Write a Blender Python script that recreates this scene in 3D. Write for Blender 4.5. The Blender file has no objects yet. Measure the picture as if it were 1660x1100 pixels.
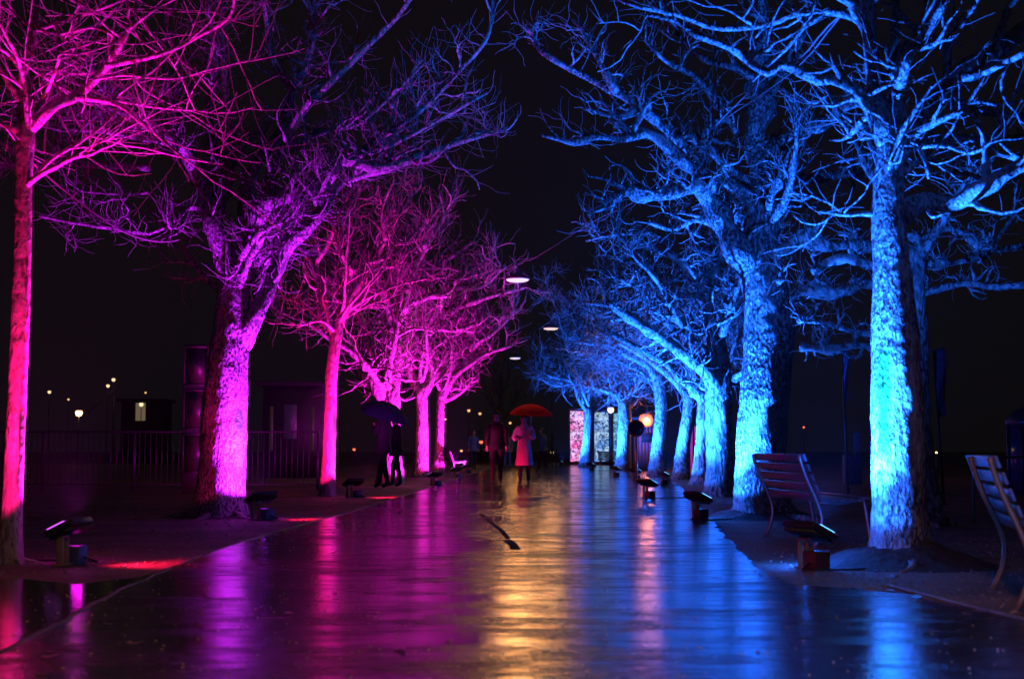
import bpy, bmesh, math, random
import numpy as np
from mathutils import Vector, Matrix, Euler, noise
C = bpy.context.scene.collection
SC = bpy.context.scene
R = math.radians

# ------------------------------------------------------------------ camera, world, exposure
CAMH, F, PITCH = 0.8, 2305.6, 4.465
cam_d = bpy.data.cameras.new("camera"); cam = bpy.data.objects.new("camera", cam_d); C.objects.link(cam)
cam.location = (0, 0, CAMH); cam.rotation_euler = (R(90 + PITCH), 0, 0)
cam_d.lens = 50; cam_d.sensor_width = 36; cam_d.clip_start = 0.1; cam_d.clip_end = 2000
cam_d.dof.use_dof = True; cam_d.dof.focus_distance = 19; cam_d.dof.aperture_fstop = 3.2
SC.camera = cam
W = bpy.data.worlds.new("World"); SC.world = W; W.use_nodes = True
nt = W.node_tree; nt.nodes.clear()
sky = nt.nodes.new("ShaderNodeTexSky"); sky.sky_type = 'NISHITA'; sky.sun_disc = False
sky.sun_elevation = R(-6); sky.sun_rotation = R(120)
b1 = nt.nodes.new("ShaderNodeBackground"); b1.inputs[1].default_value = 0.0006
nt.links.new(sky.outputs[0], b1.inputs[0])
b2 = nt.nodes.new("ShaderNodeBackground"); b2.inputs[0].default_value = (1, 0.88, 0.98, 1); b2.inputs[1].default_value = 0.0034  # city glow on low cloud
ad = nt.nodes.new("ShaderNodeAddShader"); wo = nt.nodes.new("ShaderNodeOutputWorld")
nt.links.new(b1.outputs[0], ad.inputs[0]); nt.links.new(b2.outputs[0], ad.inputs[1]); nt.links.new(ad.outputs[0], wo.inputs[0])
SC.view_settings.view_transform = 'Standard'; SC.view_settings.look = 'None'
SC.view_settings.exposure = 0; SC.view_settings.gamma = 1; SC.view_settings.use_curve_mapping = False
SC.render.engine = 'CYCLES'
cy = SC.cycles
cy.use_denoising = True; cy.max_bounces = 5; cy.diffuse_bounces = 2; cy.glossy_bounces = 3; cy.use_light_tree = True
cy.sample_clamp_indirect = 4.0; cy.caustics_reflective = False; cy.caustics_refractive = False
# lamp settings used by the builders below
K_BLUE, K_MAG, K_RED, LOW = 5600.0, 1700.0, 480.0, 0.34
COL_BLUE = (0.010, 0.118, 1.0); COL_MAG = (0.95, 0.015, 0.9); COL_RED = (1.0, 0.005, 0.22)
K_PEND = 230.0

CP, SP = math.cos(R(PITCH)), math.sin(R(PITCH))
def ray(px, py):
    a, b = (px - 830) / F, (550 - py) / F
    return Vector((a, CP - SP * b, SP + CP * b))
def P(px, py, Y):
    r = ray(px, py); return Vector((0, 0, CAMH)) + r * (Y / r.y)
def G(px, py, z=0.0):
    r = ray(px, py); return Vector((0, 0, CAMH)) + r * ((z - CAMH) / r.z)
def proj(v):
    x, y, z = v[0], v[1], v[2] - CAMH
    d = y * CP + z * SP; u = -y * SP + z * CP
    return 830 + F * x / d, 550 - F * u / d

# ------------------------------------------------------------------ mesh helpers
class MB:
    def __init__(s): s.v = []; s.f = []; s.n = 0
    def add(s, vs, fs):
        vs = np.asarray(vs, float).reshape(-1, 3)
        s.v.append(vs)
        for f in fs:
            f = np.asarray(f, int)
            if f.size: s.f.append(f + s.n)
        s.n += len(vs)
    def tube(s, pts, rad, k=6, cap=True, fn=None):
        p = np.asarray(pts, float); n = len(p)
        rad = np.broadcast_to(np.asarray(rad, float), (n,))
        t = np.gradient(p, axis=0); t /= (np.linalg.norm(t, axis=1, keepdims=True) + 1e-9)
        m = np.abs(t.mean(0)); ref = np.zeros(3); ref[int(np.argmin(m))] = 1
        u = np.cross(t, ref); u /= (np.linalg.norm(u, axis=1, keepdims=True) + 1e-9); w = np.cross(t, u)
        a = np.arange(k) * 2 * math.pi / k
        rr = rad[:, None] * np.ones((1, k))
        if fn is not None: rr = fn(p, a, rr, u, w)
        v = p[:, None, :] + rr[:, :, None] * (np.cos(a)[None, :, None] * u[:, None, :] + np.sin(a)[None, :, None] * w[:, None, :])
        i = np.arange(n - 1)[:, None] * k; j = np.arange(k)[None, :]; j2 = (j + 1) % k
        q = np.stack([i + j, i + j2, i + k + j2, i + k + j], -1).reshape(-1, 4)
        fs = [q]
        if cap:
            fs.append(np.arange(k)[::-1].reshape(1, k)); fs.append((np.arange(k) + (n - 1) * k).reshape(1, k))
        s.add(v.reshape(-1, 3), fs)
    def box(s, c, d, rot=None):
        c = Vector(c); d = Vector(d) / 2
        vs = [Vector((sx * d.x, sy * d.y, sz * d.z)) for sx in (-1, 1) for sy in (-1, 1) for sz in (-1, 1)]
        if rot is not None: vs = [rot @ v for v in vs]
        s.add([tuple(v + c) for v in vs], [[[0, 1, 3, 2], [4, 6, 7, 5], [0, 4, 5, 1], [2, 3, 7, 6], [0, 2, 6, 4], [1, 5, 7, 3]]])
    def lathe(s, prof, k=20, c=(0, 0, 0), sx=1, sy=1, cap=True):
        a = np.arange(k) * 2 * math.pi / k; pr = np.asarray(prof, float); n = len(pr)
        v = np.zeros((n, k, 3)); v[:, :, 0] = c[0] + pr[:, 0:1] * np.cos(a) * sx; v[:, :, 1] = c[1] + pr[:, 0:1] * np.sin(a) * sy; v[:, :, 2] = c[2] + pr[:, 1:2]
        i = np.arange(n - 1)[:, None] * k; j = np.arange(k)[None, :]; j2 = (j + 1) % k
        fs = [np.stack([i + j, i + j2, i + k + j2, i + k + j], -1).reshape(-1, 4)]
        if cap: fs += [np.arange(k)[::-1].reshape(1, k), (np.arange(k) + (n - 1) * k).reshape(1, k)]
        s.add(v.reshape(-1, 3), fs)
    def mesh(s, name):
        me = bpy.data.meshes.new(name)
        v = np.concatenate(s.v); me.vertices.add(len(v)); me.vertices.foreach_set("co", v.ravel())
        idx = np.concatenate([f.ravel() for f in s.f]); cnt = np.concatenate([np.full(f.shape[0], f.shape[1]) for f in s.f])
        me.loops.add(len(idx)); me.loops.foreach_set("vertex_index", idx.astype(np.int32))
        st = np.concatenate([[0], np.cumsum(cnt)[:-1]])
        me.polygons.add(len(cnt)); me.polygons.foreach_set("loop_start", st.astype(np.int32)); me.polygons.foreach_set("loop_total", cnt.astype(np.int32))
        me.update(calc_edges=True); me.validate()
        return me
    def build(s, name, mat, parent=None, smooth=False, bevel=0, kind=None):
        me = s.mesh(name)
        if smooth: me.polygons.foreach_set("use_smooth", np.ones(len(me.polygons), bool))
        me.materials.append(mat)
        o = bpy.data.objects.new(name, me); C.objects.link(o)
        if parent is not None: o.parent = parent
        if bevel:
            m = o.modifiers.new("bevel", 'BEVEL'); m.width = bevel; m.segments = 2; m.limit_method = 'ANGLE'
        if kind: o["kind"] = kind
        return o
def tag(o, label, cat, group=None, kind=None):
    if label: o["label"] = label
    if cat: o["category"] = cat
    if group: o["group"] = group
    if kind: o["kind"] = kind
    return o
def thing(name, label, cat, loc=(0, 0, 0), rz=0, group=None):
    o = bpy.data.objects.new(name, None); C.objects.link(o); o.empty_display_size = 0.1
    o.location = loc; o.rotation_euler = (0, 0, rz)
    return tag(o, label, cat, group)
def copy_obj(o, parent=None):
    c = o.copy(); C.objects.link(c)
    if parent is not None: c.parent = parent
    return c
def copy_tree(o, label=None, loc=None, rz=None):
    c = copy_obj(o)
    for ch in o.children:
        d = copy_obj(ch, c)
        for g in ch.children: copy_obj(g, d)
    if label: c["label"] = label
    if loc is not None: c.location = loc
    if rz is not None: c.rotation_euler = (0, 0, rz)
    return c

# ------------------------------------------------------------------ materials
def nodes(name):
    m = bpy.data.materials.new(name); m.use_nodes = True; t = m.node_tree
    return m, t, t.nodes["Principled BSDF"]
def N(t, typ, **kw):
    n = t.nodes.new(typ)
    for k, v in kw.items():
        if k.startswith("i_"): n.inputs[k[2:].replace("_", " ")].default_value = v
        else: setattr(n, k, v)
    return n
def ramp(t, src, stops):
    r = t.nodes.new("ShaderNodeValToRGB"); e = r.color_ramp.elements
    while len(e) < len(stops): e.new(0.5)
    for i, (p, c) in enumerate(stops):
        e[i].position = p; e[i].color = (c, c, c, 1) if isinstance(c, (int, float)) else tuple(c) + (1,)
    t.links.new(src, r.inputs[0]); return r.outputs[0]
def mixc(t, a, b, f):
    m = t.nodes.new("ShaderNodeMix"); m.data_type = 'RGBA'
    for s, v in ((m.inputs[0], f), (m.inputs[6], a), (m.inputs[7], b)):
        if hasattr(v, "is_output"): t.links.new(v, s)
        else: s.default_value = v if isinstance(v, (int, float)) else tuple(v) + (1,)
    return m.outputs[2]
def math_(t, op, a, b=None):
    m = t.nodes.new("ShaderNodeMath"); m.operation = op
    for s, v in zip(m.inputs, (a, b)):
        if v is None: continue
        if hasattr(v, "is_output"): t.links.new(v, s)
        else: s.default_value = v
    return m.outputs[0]
def coords(t, scale=(1, 1, 1), rot=(0, 0, 0), which="Object"):
    tc = t.nodes.new("ShaderNodeTexCoord"); mp = t.nodes.new("ShaderNodeMapping")
    mp.inputs["Scale"].default_value = scale; mp.inputs["Rotation"].default_value = rot
    t.links.new(tc.outputs[which], mp.inputs[0]); return mp.outputs[0]
def noise_(t, vec, scale, detail=4, rough=0.55, dist=0):
    n = N(t, "ShaderNodeTexNoise", i_Scale=scale, i_Detail=detail, i_Roughness=rough, i_Distortion=dist)
    t.links.new(vec, n.inputs["Vector"]); return n.outputs[0]
def bump(t, h, strength, dist, prev=None):
    b = N(t, "ShaderNodeBump", i_Strength=strength, i_Distance=dist); t.links.new(h, b.inputs["Height"])
    if prev is not None: t.links.new(prev, b.inputs["Normal"])
    return b.outputs[0]
def simple(name, col, rough=0.6, metal=0.0, var=0.25, scale=12, bmp=0.0, spec=0.5):
    m, t, p = nodes(name)
    n = noise_(t, coords(t), scale)
    lo = tuple(c * (1 - var) for c in col); hi = tuple(min(1, c * (1 + var)) for c in col)
    t.links.new(ramp(t, n, [(0.3, lo), (0.7, hi)]), p.inputs["Base Color"])
    p.inputs["Roughness"].default_value = rough; p.inputs["Metallic"].default_value = metal
    p.inputs["Specular IOR Level"].default_value = spec
    if bmp: t.links.new(bump(t, n, bmp, 0.02), p.inputs["Normal"])
    return m
def emis(name, col, strength, base=(0.5, 0.5, 0.5)):
    m, t, p = nodes(name)
    p.inputs["Base Color"].default_value = tuple(base) + (1,)
    p.inputs["Emission Color"].default_value = tuple(col) + (1,); p.inputs["Emission Strength"].default_value = strength
    return m
def bark(name, light, dark, vs=26, bstr=0.9, thr=0.34):
    m, t, p = nodes(name)
    co = coords(t, (1, 1, 0.55))
    n1 = noise_(t, co, 5, 5, 0.6)
    n2 = noise_(t, co, vs, 3, 0.6, 0.6)
    vor = N(t, "ShaderNodeTexVoronoi", i_Scale=vs * 0.9); t.links.new(co, vor.inputs["Vector"])
    base = ramp(t, n1, [(0.3, tuple(c * 0.75 for c in light)), (0.68, light)])
    patch = ramp(t, noise_(t, coords(t, (1.2, 1.2, .5)), 2.2, 3, .6), [(.36, .45), (.48, 1.0)])
    fis = noise_(t, coords(t, (1, 1, .13)), vs * .8, 3, .6)
    pit = math_(t, "MULTIPLY", math_(t, "MAXIMUM", ramp(t, n2, [(thr, 1.0), (thr + 0.16, 0.0)]), ramp(t, fis, [(.36, .9), (.44, 0.0)])), patch)
    col = mixc(t, base, dark, pit)
    at = N(t, "ShaderNodeAttribute", attribute_name="hotspot_tint")  # greenish tint of the overexposed light, painted into the bark colour
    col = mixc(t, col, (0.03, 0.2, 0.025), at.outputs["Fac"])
    t.links.new(col, p.inputs["Base Color"])
    p.inputs["Roughness"].default_value = 0.55
    hgt = math_(t, 'ADD', math_(t, 'MULTIPLY', n2, 1.0), math_(t, 'MULTIPLY', vor.outputs["Distance"], 0.5))
    hgt = math_(t, "MULTIPLY", math_(t, "ADD", hgt, math_(t, "MULTIPLY", fis, .7)), patch)
    t.links.new(bump(t, hgt, bstr, 0.035), p.inputs["Normal"])
    return m
BARK = bark("plane_bark", (0.42, 0.39, 0.36), (0.04, 0.036, 0.033), 36, 0.9, 0.40)
BARK_KNOB = bark("plane_bark_pitted", (0.42, 0.39, 0.36), (0.03, 0.028, 0.025), 30, 1.0, 0.45)
BARK_FAR = bark("plane_bark_knobbly", (0.42, 0.39, 0.35), (0.05, 0.045, 0.04), 18, 1.0, 0.40)
BARK_YOUNG = bark("young_bark", (0.42, 0.34, 0.32), (0.10, 0.04, 0.04), 22, 0.6, 0.3)
TWIG = simple("twig_bark", (0.19, 0.16, 0.15), 0.6, 0, 0.3, 20)
SOIL = simple("dark_soil", (0.05, 0.038, 0.03), 0.8, 0, 0.5, 18, 0.8)
STEEL_D = simple("dark_coated_steel", (0.035, 0.037, 0.045), 0.4, 0.3, 0.2, 9)
STEEL = simple("galvanised_steel", (0.42, 0.42, 0.42), 0.38, 0.7, 0.15, 14)
BOXBLUE = simple("blue_grey_box", (0.05, 0.09, 0.20), 0.45, 0, 0.2, 8)
BOXRUST = simple("rust_brown_box", (0.08, 0.035, 0.03), 0.5, 0, 0.25, 8)
BEIGE = simple("beige_bracket", (0.30, 0.22, 0.13), 0.5, 0, 0.2, 10)
RUBBER = simple("black_rubber", (0.02, 0.02, 0.022), 0.5)
SLAT = simple("wet_slat", (0.12, 0.17, 0.24), 0.35, 0, 0.3, 16, 0.12, 0.9)

def asphalt():
    m, t, p = nodes("wet_asphalt")
    co = coords(t)
    grain = noise_(t, co, 62, 4, 0.7)
    vor = N(t, "ShaderNodeTexVoronoi", i_Scale=85.0); t.links.new(co, vor.inputs["Vector"])
    mid = noise_(t, coords(t, (0.5, 1.5, 1)), 2.6, 8, 0.74, 0.6)
    big = noise_(t, coords(t, (0.6, 1.0, 1)), 0.7, 3, 0.5)
    col = ramp(t, grain, [(0.3, (0.010, 0.009, 0.009)), (0.60, (0.036, 0.032, 0.029)), (0.76, (0.2, 0.17, 0.14))])
    t.links.new(col, p.inputs["Base Color"])
    wet = math_(t, 'ADD', math_(t, 'MULTIPLY', mid, 0.75), math_(t, 'MULTIPLY', big, 0.35))
    t.links.new(ramp(t, wet, [(0.44, 0.04), (0.52, 0.13), (0.60, 0.22), (0.72, 0.38)]), p.inputs["Roughness"])
    t.links.new(ramp(t, wet, [(0.48, 0.35), (0.58, 0.18), (0.70, 0.05)]), p.inputs["Specular IOR Level"])
    gs = ramp(t, wet, [(0.44, 0.10), (0.56, 0.55), (0.7, 1.0)])
    g2 = noise_(t, coords(t, (1, .4, 1)), 48, 2, 0.6)
    h = math_(t, 'ADD', math_(t, 'ADD', grain, g2), math_(t, 'MULTIPLY', vor.outputs["Distance"], 0.6))
    b = N(t, "ShaderNodeBump", i_Distance=0.005); t.links.new(h, b.inputs["Height"]); t.links.new(math_(t, 'MULTIPLY', gs, 0.6), b.inputs["Strength"])
    b2 = bump(t, noise_(t, coords(t, (0.4, 1.8, 1)), 5.0, 5, 0.65), 0.30, 0.012, b.outputs[0])
    t.links.new(b2, p.inputs["Normal"])
    t.links.new(ramp(t, wet, [(0.46, 1.0), (0.53, 0.85), (0.56, 0.30), (0.60, 0.08)]), p.inputs["Coat Weight"]); p.inputs["Coat Roughness"].default_value = 0.055
    c1 = bump(t, h, 0.17, 0.004); c2 = bump(t, noise_(t, coords(t, (0.4, 1.6, 1)), 6.0, 4, 0.6), 0.28, 0.010, c1); t.links.new(c2, p.inputs["Coat Normal"])
    return m
ASPHALT = asphalt()
def gravel():
    m, t, p = nodes("damp_gravel")
    co = coords(t)
    a = noise_(t, co, 60, 4, 0.7); bg = noise_(t, co, 1.2, 4, 0.6)
    vor = N(t, "ShaderNodeTexVoronoi", i_Scale=55.0); t.links.new(co, vor.inputs["Vector"])
    c1 = ramp(t, a, [(0.3, (0.10, 0.075, 0.055)), (0.7, (0.40, 0.30, 0.21))])
    c = mixc(t, c1, (0.05, 0.04, 0.035), ramp(t, bg, [(0.42, 0.55), (0.6, 0.0)]))
    t.links.new(c, p.inputs["Base Color"]); p.inputs["Roughness"].default_value = 0.6
    t.links.new(bump(t, math_(t, 'ADD', a, vor.outputs["Distance"]), 0.9, 0.012), p.inputs["Normal"])
    return m
GRAVEL = gravel()

# ------------------------------------------------------------------ ground, road
def sheet(name, pts, z, mat, kind="structure"):
    me = bpy.data.meshes.new(name); me.from_pydata([(p[0], p[1], z) for p in pts], [], [list(range(len(pts)))]); me.update()
    o = bpy.data.objects.new(name, me); C.objects.link(o); me.materials.append(mat); o["kind"] = kind
    return o
ground = sheet("ground", [(-500, -60), (500, -60), (500, 900), (-500, 900)], 0.0, GRAVEL)
rng0 = random.Random(3)
LPX = [(0, 1058), (100, 1008), (200, 953), (330, 898), (450, 861), (570, 829), (700, 789), (760, 770), (800, 757), (840, 748)]
RPX = [(1660, 1006), (1480, 964), (1380, 954), (1290, 948), (1245, 932), (1212, 906), (1186, 880), (1163, 855), (1140, 828), (1120, 803), (1100, 785), (1075, 768), (1050, 757), (1010, 749)]
Lw = [(-3.2, -20), (-2.3, 0)] + [tuple(G(*p)[:2]) for p in LPX]
Rw = [(4.5, -20), (3.2, 2)] + [tuple(G(*p)[:2]) for p in RPX]
def wobble(pts, seed, amp=0.035, step=0.25):
    r = []
    for (a, b) in zip(pts[:-1], pts[1:]):
        a, b = Vector(a), Vector(b); n = max(1, min(160, int((b - a).length / step)))
        for i in range(n):
            q = a.lerp(b, i / n); d = amp * noise.noise((q.x * 2.5, q.y * 2.5, seed)) + amp * .7 * noise.noise((q.x * 9, q.y * 9, seed)) + amp * .4 * noise.noise((q.x * 27, q.y * 27, seed))
            r.append((q.x + d, q.y))
    r.append(tuple(pts[-1])); return r
LE, RE = wobble(Lw, 1.3, .03, .1), wobble(Rw, 7.7, 0.05, 0.08)
road = sheet("road", RE + LE[::-1], 0.004, ASPHALT)
puddle = sheet("puddle", wobble([tuple(G(*p)[:2]) for p in [(-220, 952), (-60, 943), (40, 938), (130, 947), (220, 936), (300, 914), (332, 899), (200, 955), (100, 1010), (0, 1060), (-220, 1180)]], 3.3, .05, .08), 0.0025, simple("wet_mud", (.03, .022, .02), .13, 0, .5, 5, .10, .8))
# steel edging strip on both sides of the road
def strip(name, pts, w, h, mat):
    mb = MB()
    p = [Vector((a[0], a[1])) for a in pts]; vs = []; 
    for i, q in enumerate(p):
        t = (p[min(i + 1, len(p) - 1)] - p[max(i - 1, 0)]).normalized(); n = Vector((-t.y, t.x)) * w / 2
        for s, z in ((1, 0), (1, h), (-1, h), (-1, 0)): vs.append((q.x + s * n.x, q.y + s * n.y, z))
    fs = [[4 * i + j, 4 * i + (j + 1) % 4, 4 * i + 4 + (j + 1) % 4, 4 * i + 4 + j] for i in range(len(p) - 1) for j in range(4)]
    mb.add(vs, [fs]); o = mb.build(name, mat); o["kind"] = "structure"; return o
strip("kerb", wobble(Lw[1:], 5.5, .02, .12), 0.022, 0.008, simple("edging_dark", (0.07, 0.06, 0.06), 0.45, 0.2))
strip("kerb", [tuple(G(1440, 951)[:2]), tuple(G(1480, 961)[:2]), tuple(G(1560, 982)[:2]), tuple(G(1665, 1007)[:2]), tuple(G(1800, 1040)[:2])], 0.024, 0.014, simple("edging_steel", (0.4, 0.42, 0.46), 0.3, 0.6))
# crack and drain pits in the asphalt
CRACK = simple("open_crack", (0.006, 0.006, 0.006), 0.9)
def crack(px, w, seed):
    pts = [G(*p) for p in px]; L, Rr = [], []
    for i in range(len(pts) - 1):
        for k in range(8):
            q = pts[i].lerp(pts[i + 1], k / 8); ww = w * (0.6 + 0.8 * abs(noise.noise((q.x * 8, q.y * 5, seed))))
            L.append((q.x - ww, q.y)); Rr.append((q.x + ww, q.y))
    return sheet("road_crack", L + Rr[::-1], 0.008, CRACK)
crack([(778, 832), (795, 846), (812, 860), (826, 876)], 0.028, 1)
crack([(822, 876), (832, 884), (836, 892)], 0.055, 4)
crack([(770, 1040), (790, 1042)], 0.02, 5)
# loose pebbles and litter on gravel and asphalt: joined stuff
def pebbles(name, n, xr, yr, size, mat, seed, keep=None):
    rg = random.Random(seed); mb = MB()
    for _ in range(n):
        y = yr[0] + (yr[1] - yr[0]) * rg.random() ** 1.6; x = rg.uniform(*xr)
        if keep and not keep(x, y): continue
        s = rg.uniform(*size); a = rg.random() * 3
        v = [(s * math.cos(a + i * 1.26) * rg.uniform(.7, 1.2), s * math.sin(a + i * 1.26) * rg.uniform(.7, 1.2)) for i in range(5)]
        vs = [(x + q[0], y + q[1], 0.001) for q in v] + [(x + q[0] * .6, y + q[1] * .6, s * rg.uniform(.5, .9)) for q in v]
        mb.add(vs, [[[i, (i + 1) % 5, 5 + (i + 1) % 5, 5 + i] for i in range(5)], [[5, 6, 7, 8, 9]]])
    return mb.build(name, mat, kind="stuff")
def edge_x(E, y):
    for (a, b) in zip(E[:-1], E[1:]):
        if a[1] <= y <= b[1] and b[1] > a[1]: return a[0] + (b[0] - a[0]) * (y - a[1]) / (b[1] - a[1])
    return E[-1][0]
PEB = simple("pebble_stone", (0.28, 0.23, 0.19), 0.55, 0, 0.5, 30)
pebbles("gravel_stones", 5200, (-7, -1.2), (5.5, 24), (0.006, 0.016), PEB, 5, lambda x, y: x < edge_x(LE, y) - 0.05 and y > 9.3)
pebbles("gravel_stones", 3600, (1.3, 7), (6.5, 22), (0.006, 0.016), PEB, 6, lambda x, y: x > edge_x(RE, y) + 0.05)
pebbles("road_grit", 3200, (-2.6, 2.8), (4.6, 20), (0.003, 0.009), simple("grit_stone", (0.4, 0.3, 0.22), 0.4), 7)

def leaves(name, n, xr, yr, mat, seed, keep):
    rg = random.Random(seed); mb = MB()
    for _ in range(n):
        y = yr[0] + (yr[1] - yr[0]) * rg.random() ** 1.5; x = rg.uniform(*xr)
        if not keep(x, y): continue
        s = rg.uniform(.022, .055); a = rg.random() * 6.28; ca, sa = math.cos(a), math.sin(a)
        shp = [(-1, 0), (-.35, .5), (.3, .42), (1, 0), (.3, -.42), (-.35, -.5)]
        vs = [(x + s * (u * ca - w * sa), y + s * (u * sa + w * ca), .007 + s * .35 * rg.random() * abs(u)) for u, w in shp] + [(x, y, .012)]
        mb.add(vs, [[[i, (i + 1) % 6, 6] for i in range(6)]])
    return mb.build(name, mat, kind="stuff")
LEAF = simple("wet_brown_leaf", (.16, .08, .035), .3, 0, .5, 6)
leaves("fallen_leaves", 900, (-7, -1.2), (7, 30), LEAF, 21, lambda x, y: x < edge_x(LE, y) + .25 * random.Random(int(x * 999)).random() and not (y < 9.6 and x > -4))
leaves("fallen_leaves", 900, (1.2, 7), (6, 30), LEAF, 22, lambda x, y: x > edge_x(RE, y) - .35 * random.Random(int(x * 999)).random())
leaves("fallen_leaves", 90, (-2.2, 2.4), (4.8, 26), LEAF, 23, lambda x, y: True)
# ------------------------------------------------------------------ trees
def resample(pts, rad, step):
    p = np.array([tuple(q) for q in pts], float); n = len(p)
    # Catmull-Rom
    pe = np.vstack([2 * p[0] - p[1], p, 2 * p[-1] - p[-2]]); out = []; rr = []
    for i in range(n - 1):
        a, b, c, d = pe[i], pe[i + 1], pe[i + 2], pe[i + 3]
        m = max(2, int(np.linalg.norm(c - b) / step))
        for k in range(m):
            u = k / m
            out.append(0.5 * ((2 * b) + (c - a) * u + (2 * a - 5 * b + 4 * c - d) * u * u + (3 * b - a - 3 * c + d) * u ** 3)); rr.append(rad[i] + (rad[i + 1] - rad[i]) * u)
    out.append(p[-1]); rr.append(rad[-1])
    return np.array(out), np.array(rr)
def rnd_dir(rg):
    while True:
        v = np.array([rg.uniform(-1, 1) for _ in range(3)]); l = np.linalg.norm(v)
        if 0.1 < l < 1: return v / l
def grow(rg, p, d, L, n, wig, up):
    pts = [p]; d = d / np.linalg.norm(d)
    for i in range(n):
        d = d + rnd_dir(rg) * wig + np.array([0, 0, up]); d /= np.linalg.norm(d)
        pts.append(pts[-1] + d * (L / n))
    return np.array(pts)
def lump(amp, freq, seed):
    def fn(p, a, rr, u, w):
        ca, sa = np.cos(a), np.sin(a)
        for i in range(len(p)):
            for j in range(len(a)):
                q = p[i] + rr[i, j] * (ca[j] * u[i] + sa[j] * w[i])
                v = (q[0] * freq + seed, q[1] * freq, q[2] * freq * .7)
                rr[i, j] *= 1 + amp * (noise.noise(v) + 0.6 * noise.noise((v[0] * 2.7, v[1] * 2.7, v[2] * 2.7)))
        return rr
    return fn
TREES = {}
def tree(key, label, D, trunk, limbs, seed, mat=None, nsub=7, subL=(0.35, 0.9), ntw=7, twL=(0.2, 0.5), twr=0.005, wig=0.45, up=0.10, extra=3, thick=1.0, knob=0.0, flare=0.22, hotspot_tint=None, lumpy=0.10, fine=1.0, tops=True, droop=0.0):
    rg = random.Random(seed); mat = mat or BARK; m_px = D / F
    base = P(trunk[0][0], trunk[0][1], D); bx, by = base.x, base.y
    root = thing("tree", label, "tree", (bx, by, 0), 0, "trees lining the wet avenue")
    off = np.array([bx, by, 0.0])
    # trunk
    tp = [P(a, b, D) for a, b, r in trunk]; tr = [r * m_px for a, b, r in trunk]
    tp[0].z = -0.05
    step = max(0.03, 0.0022 * D) ; pts, rad = resample(tp, tr, step)
    k = 44 if D < 20 else (28 if D < 36 else 18)
    ph = rg.random() * 6
    def tfn(p, a, rr, u, w):
        for i in range(len(p)):
            fl = math.exp(-max(0, p[i, 2]) / 0.22) * flare
            for j in range(len(a)):
                q = p[i] + rr[i, j] * (math.cos(a[j]) * u[i] + math.sin(a[j]) * w[i])
                nv = noise.noise((q[0] * 3 + seed, q[1] * 3, q[2] * 1.3)) * 0.6 + noise.noise((q[0] * 9, q[1] * 9 + seed, q[2] * 5)) * 0.5 + noise.noise((q[0] * 24, q[1] * 24 + seed, q[2] * 15)) * 0.35
                rr[i, j] *= 1 + lumpy * nv + fl * (0.7 + 0.5 * math.sin(5 * a[j] + ph) + 0.3 * math.sin(3 * a[j] + 2 * ph))
        return rr
    mb = MB(); mb.tube(pts - off, rad, k, True, lambda p, a, rr, u, w: tfn(p, a, rr, u, w))
    to = mb.build("trunk", mat, root, True)
    if hotspot_tint:  # mask for the green tint painted where the trunk light is hottest
        at = to.data.attributes.new("hotspot_tint", 'FLOAT', 'POINT'); vals = []
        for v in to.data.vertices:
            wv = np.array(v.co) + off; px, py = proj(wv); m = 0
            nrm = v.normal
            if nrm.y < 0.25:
                for (x0, x1, y0, y1) in hotspot_tint:
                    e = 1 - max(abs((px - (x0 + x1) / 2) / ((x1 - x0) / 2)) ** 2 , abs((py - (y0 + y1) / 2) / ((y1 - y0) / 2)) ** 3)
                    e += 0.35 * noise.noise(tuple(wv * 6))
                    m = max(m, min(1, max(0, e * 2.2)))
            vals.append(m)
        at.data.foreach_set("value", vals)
    # roots
    for i in range(5 if D < 20 else 0):
        a = ph + i * 1.26 + rg.uniform(-.3, .3); r0 = tr[0] * 0.9
        q = grow(rg, np.array([math.cos(a) * r0, math.sin(a) * r0, 0.07]), np.array([math.cos(a), math.sin(a), -0.16]), r0 * 2.4, 8, 0.16, -0.01)
        q[:, 2] = np.clip(q[:, 2] - .03, -0.04, 0.035)
        mb = MB(); mb.tube(q, np.linspace(tr[0] * .22, tr[0] * .06, 9), 8, True, lump(.2, 9, seed)); mb.build("root", mat, root, True)
    tw = MB(); crown_c = P(trunk[-1][0], trunk[-1][1] - 150, D)
    all_limbs = []
    for (lp, r0, r1, dy) in limbs:
        n = len(lp); ph1, am = rg.random() * 6, 0.12
        w3 = [P(a, b, D + dy * (i / (n - 1)) ** 1.2 + am * math.sin(ph1 + i * 1.7) * (i > 0)) for i, (a, b) in enumerate(lp)]
        rad_l = [(r0 + (r1 - r0) * (i / (n - 1)) ** 0.85) * m_px * thick for i in range(n)]
        all_limbs.append(resample(w3, rad_l, max(0.06, 0.004 * D)))
    top = pts[-1]; Lm = 300 * m_px
    for e in range(extra):
        s = -1 if e % 2 else 1
        d = np.array([rg.uniform(-.7, .7), s * rg.uniform(.5, 1), rg.uniform(.5, 1.1)])
        q = grow(rg, pts[-1 - rg.randint(0, len(pts) // 6)], d, Lm * rg.uniform(.6, 1.0), 9, 0.22, 0.03)
        all_limbs.append(resample(q, np.linspace(tr[-1] * .4, tr[-1] * .10, 10), max(0.06, 0.004 * D)))
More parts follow.
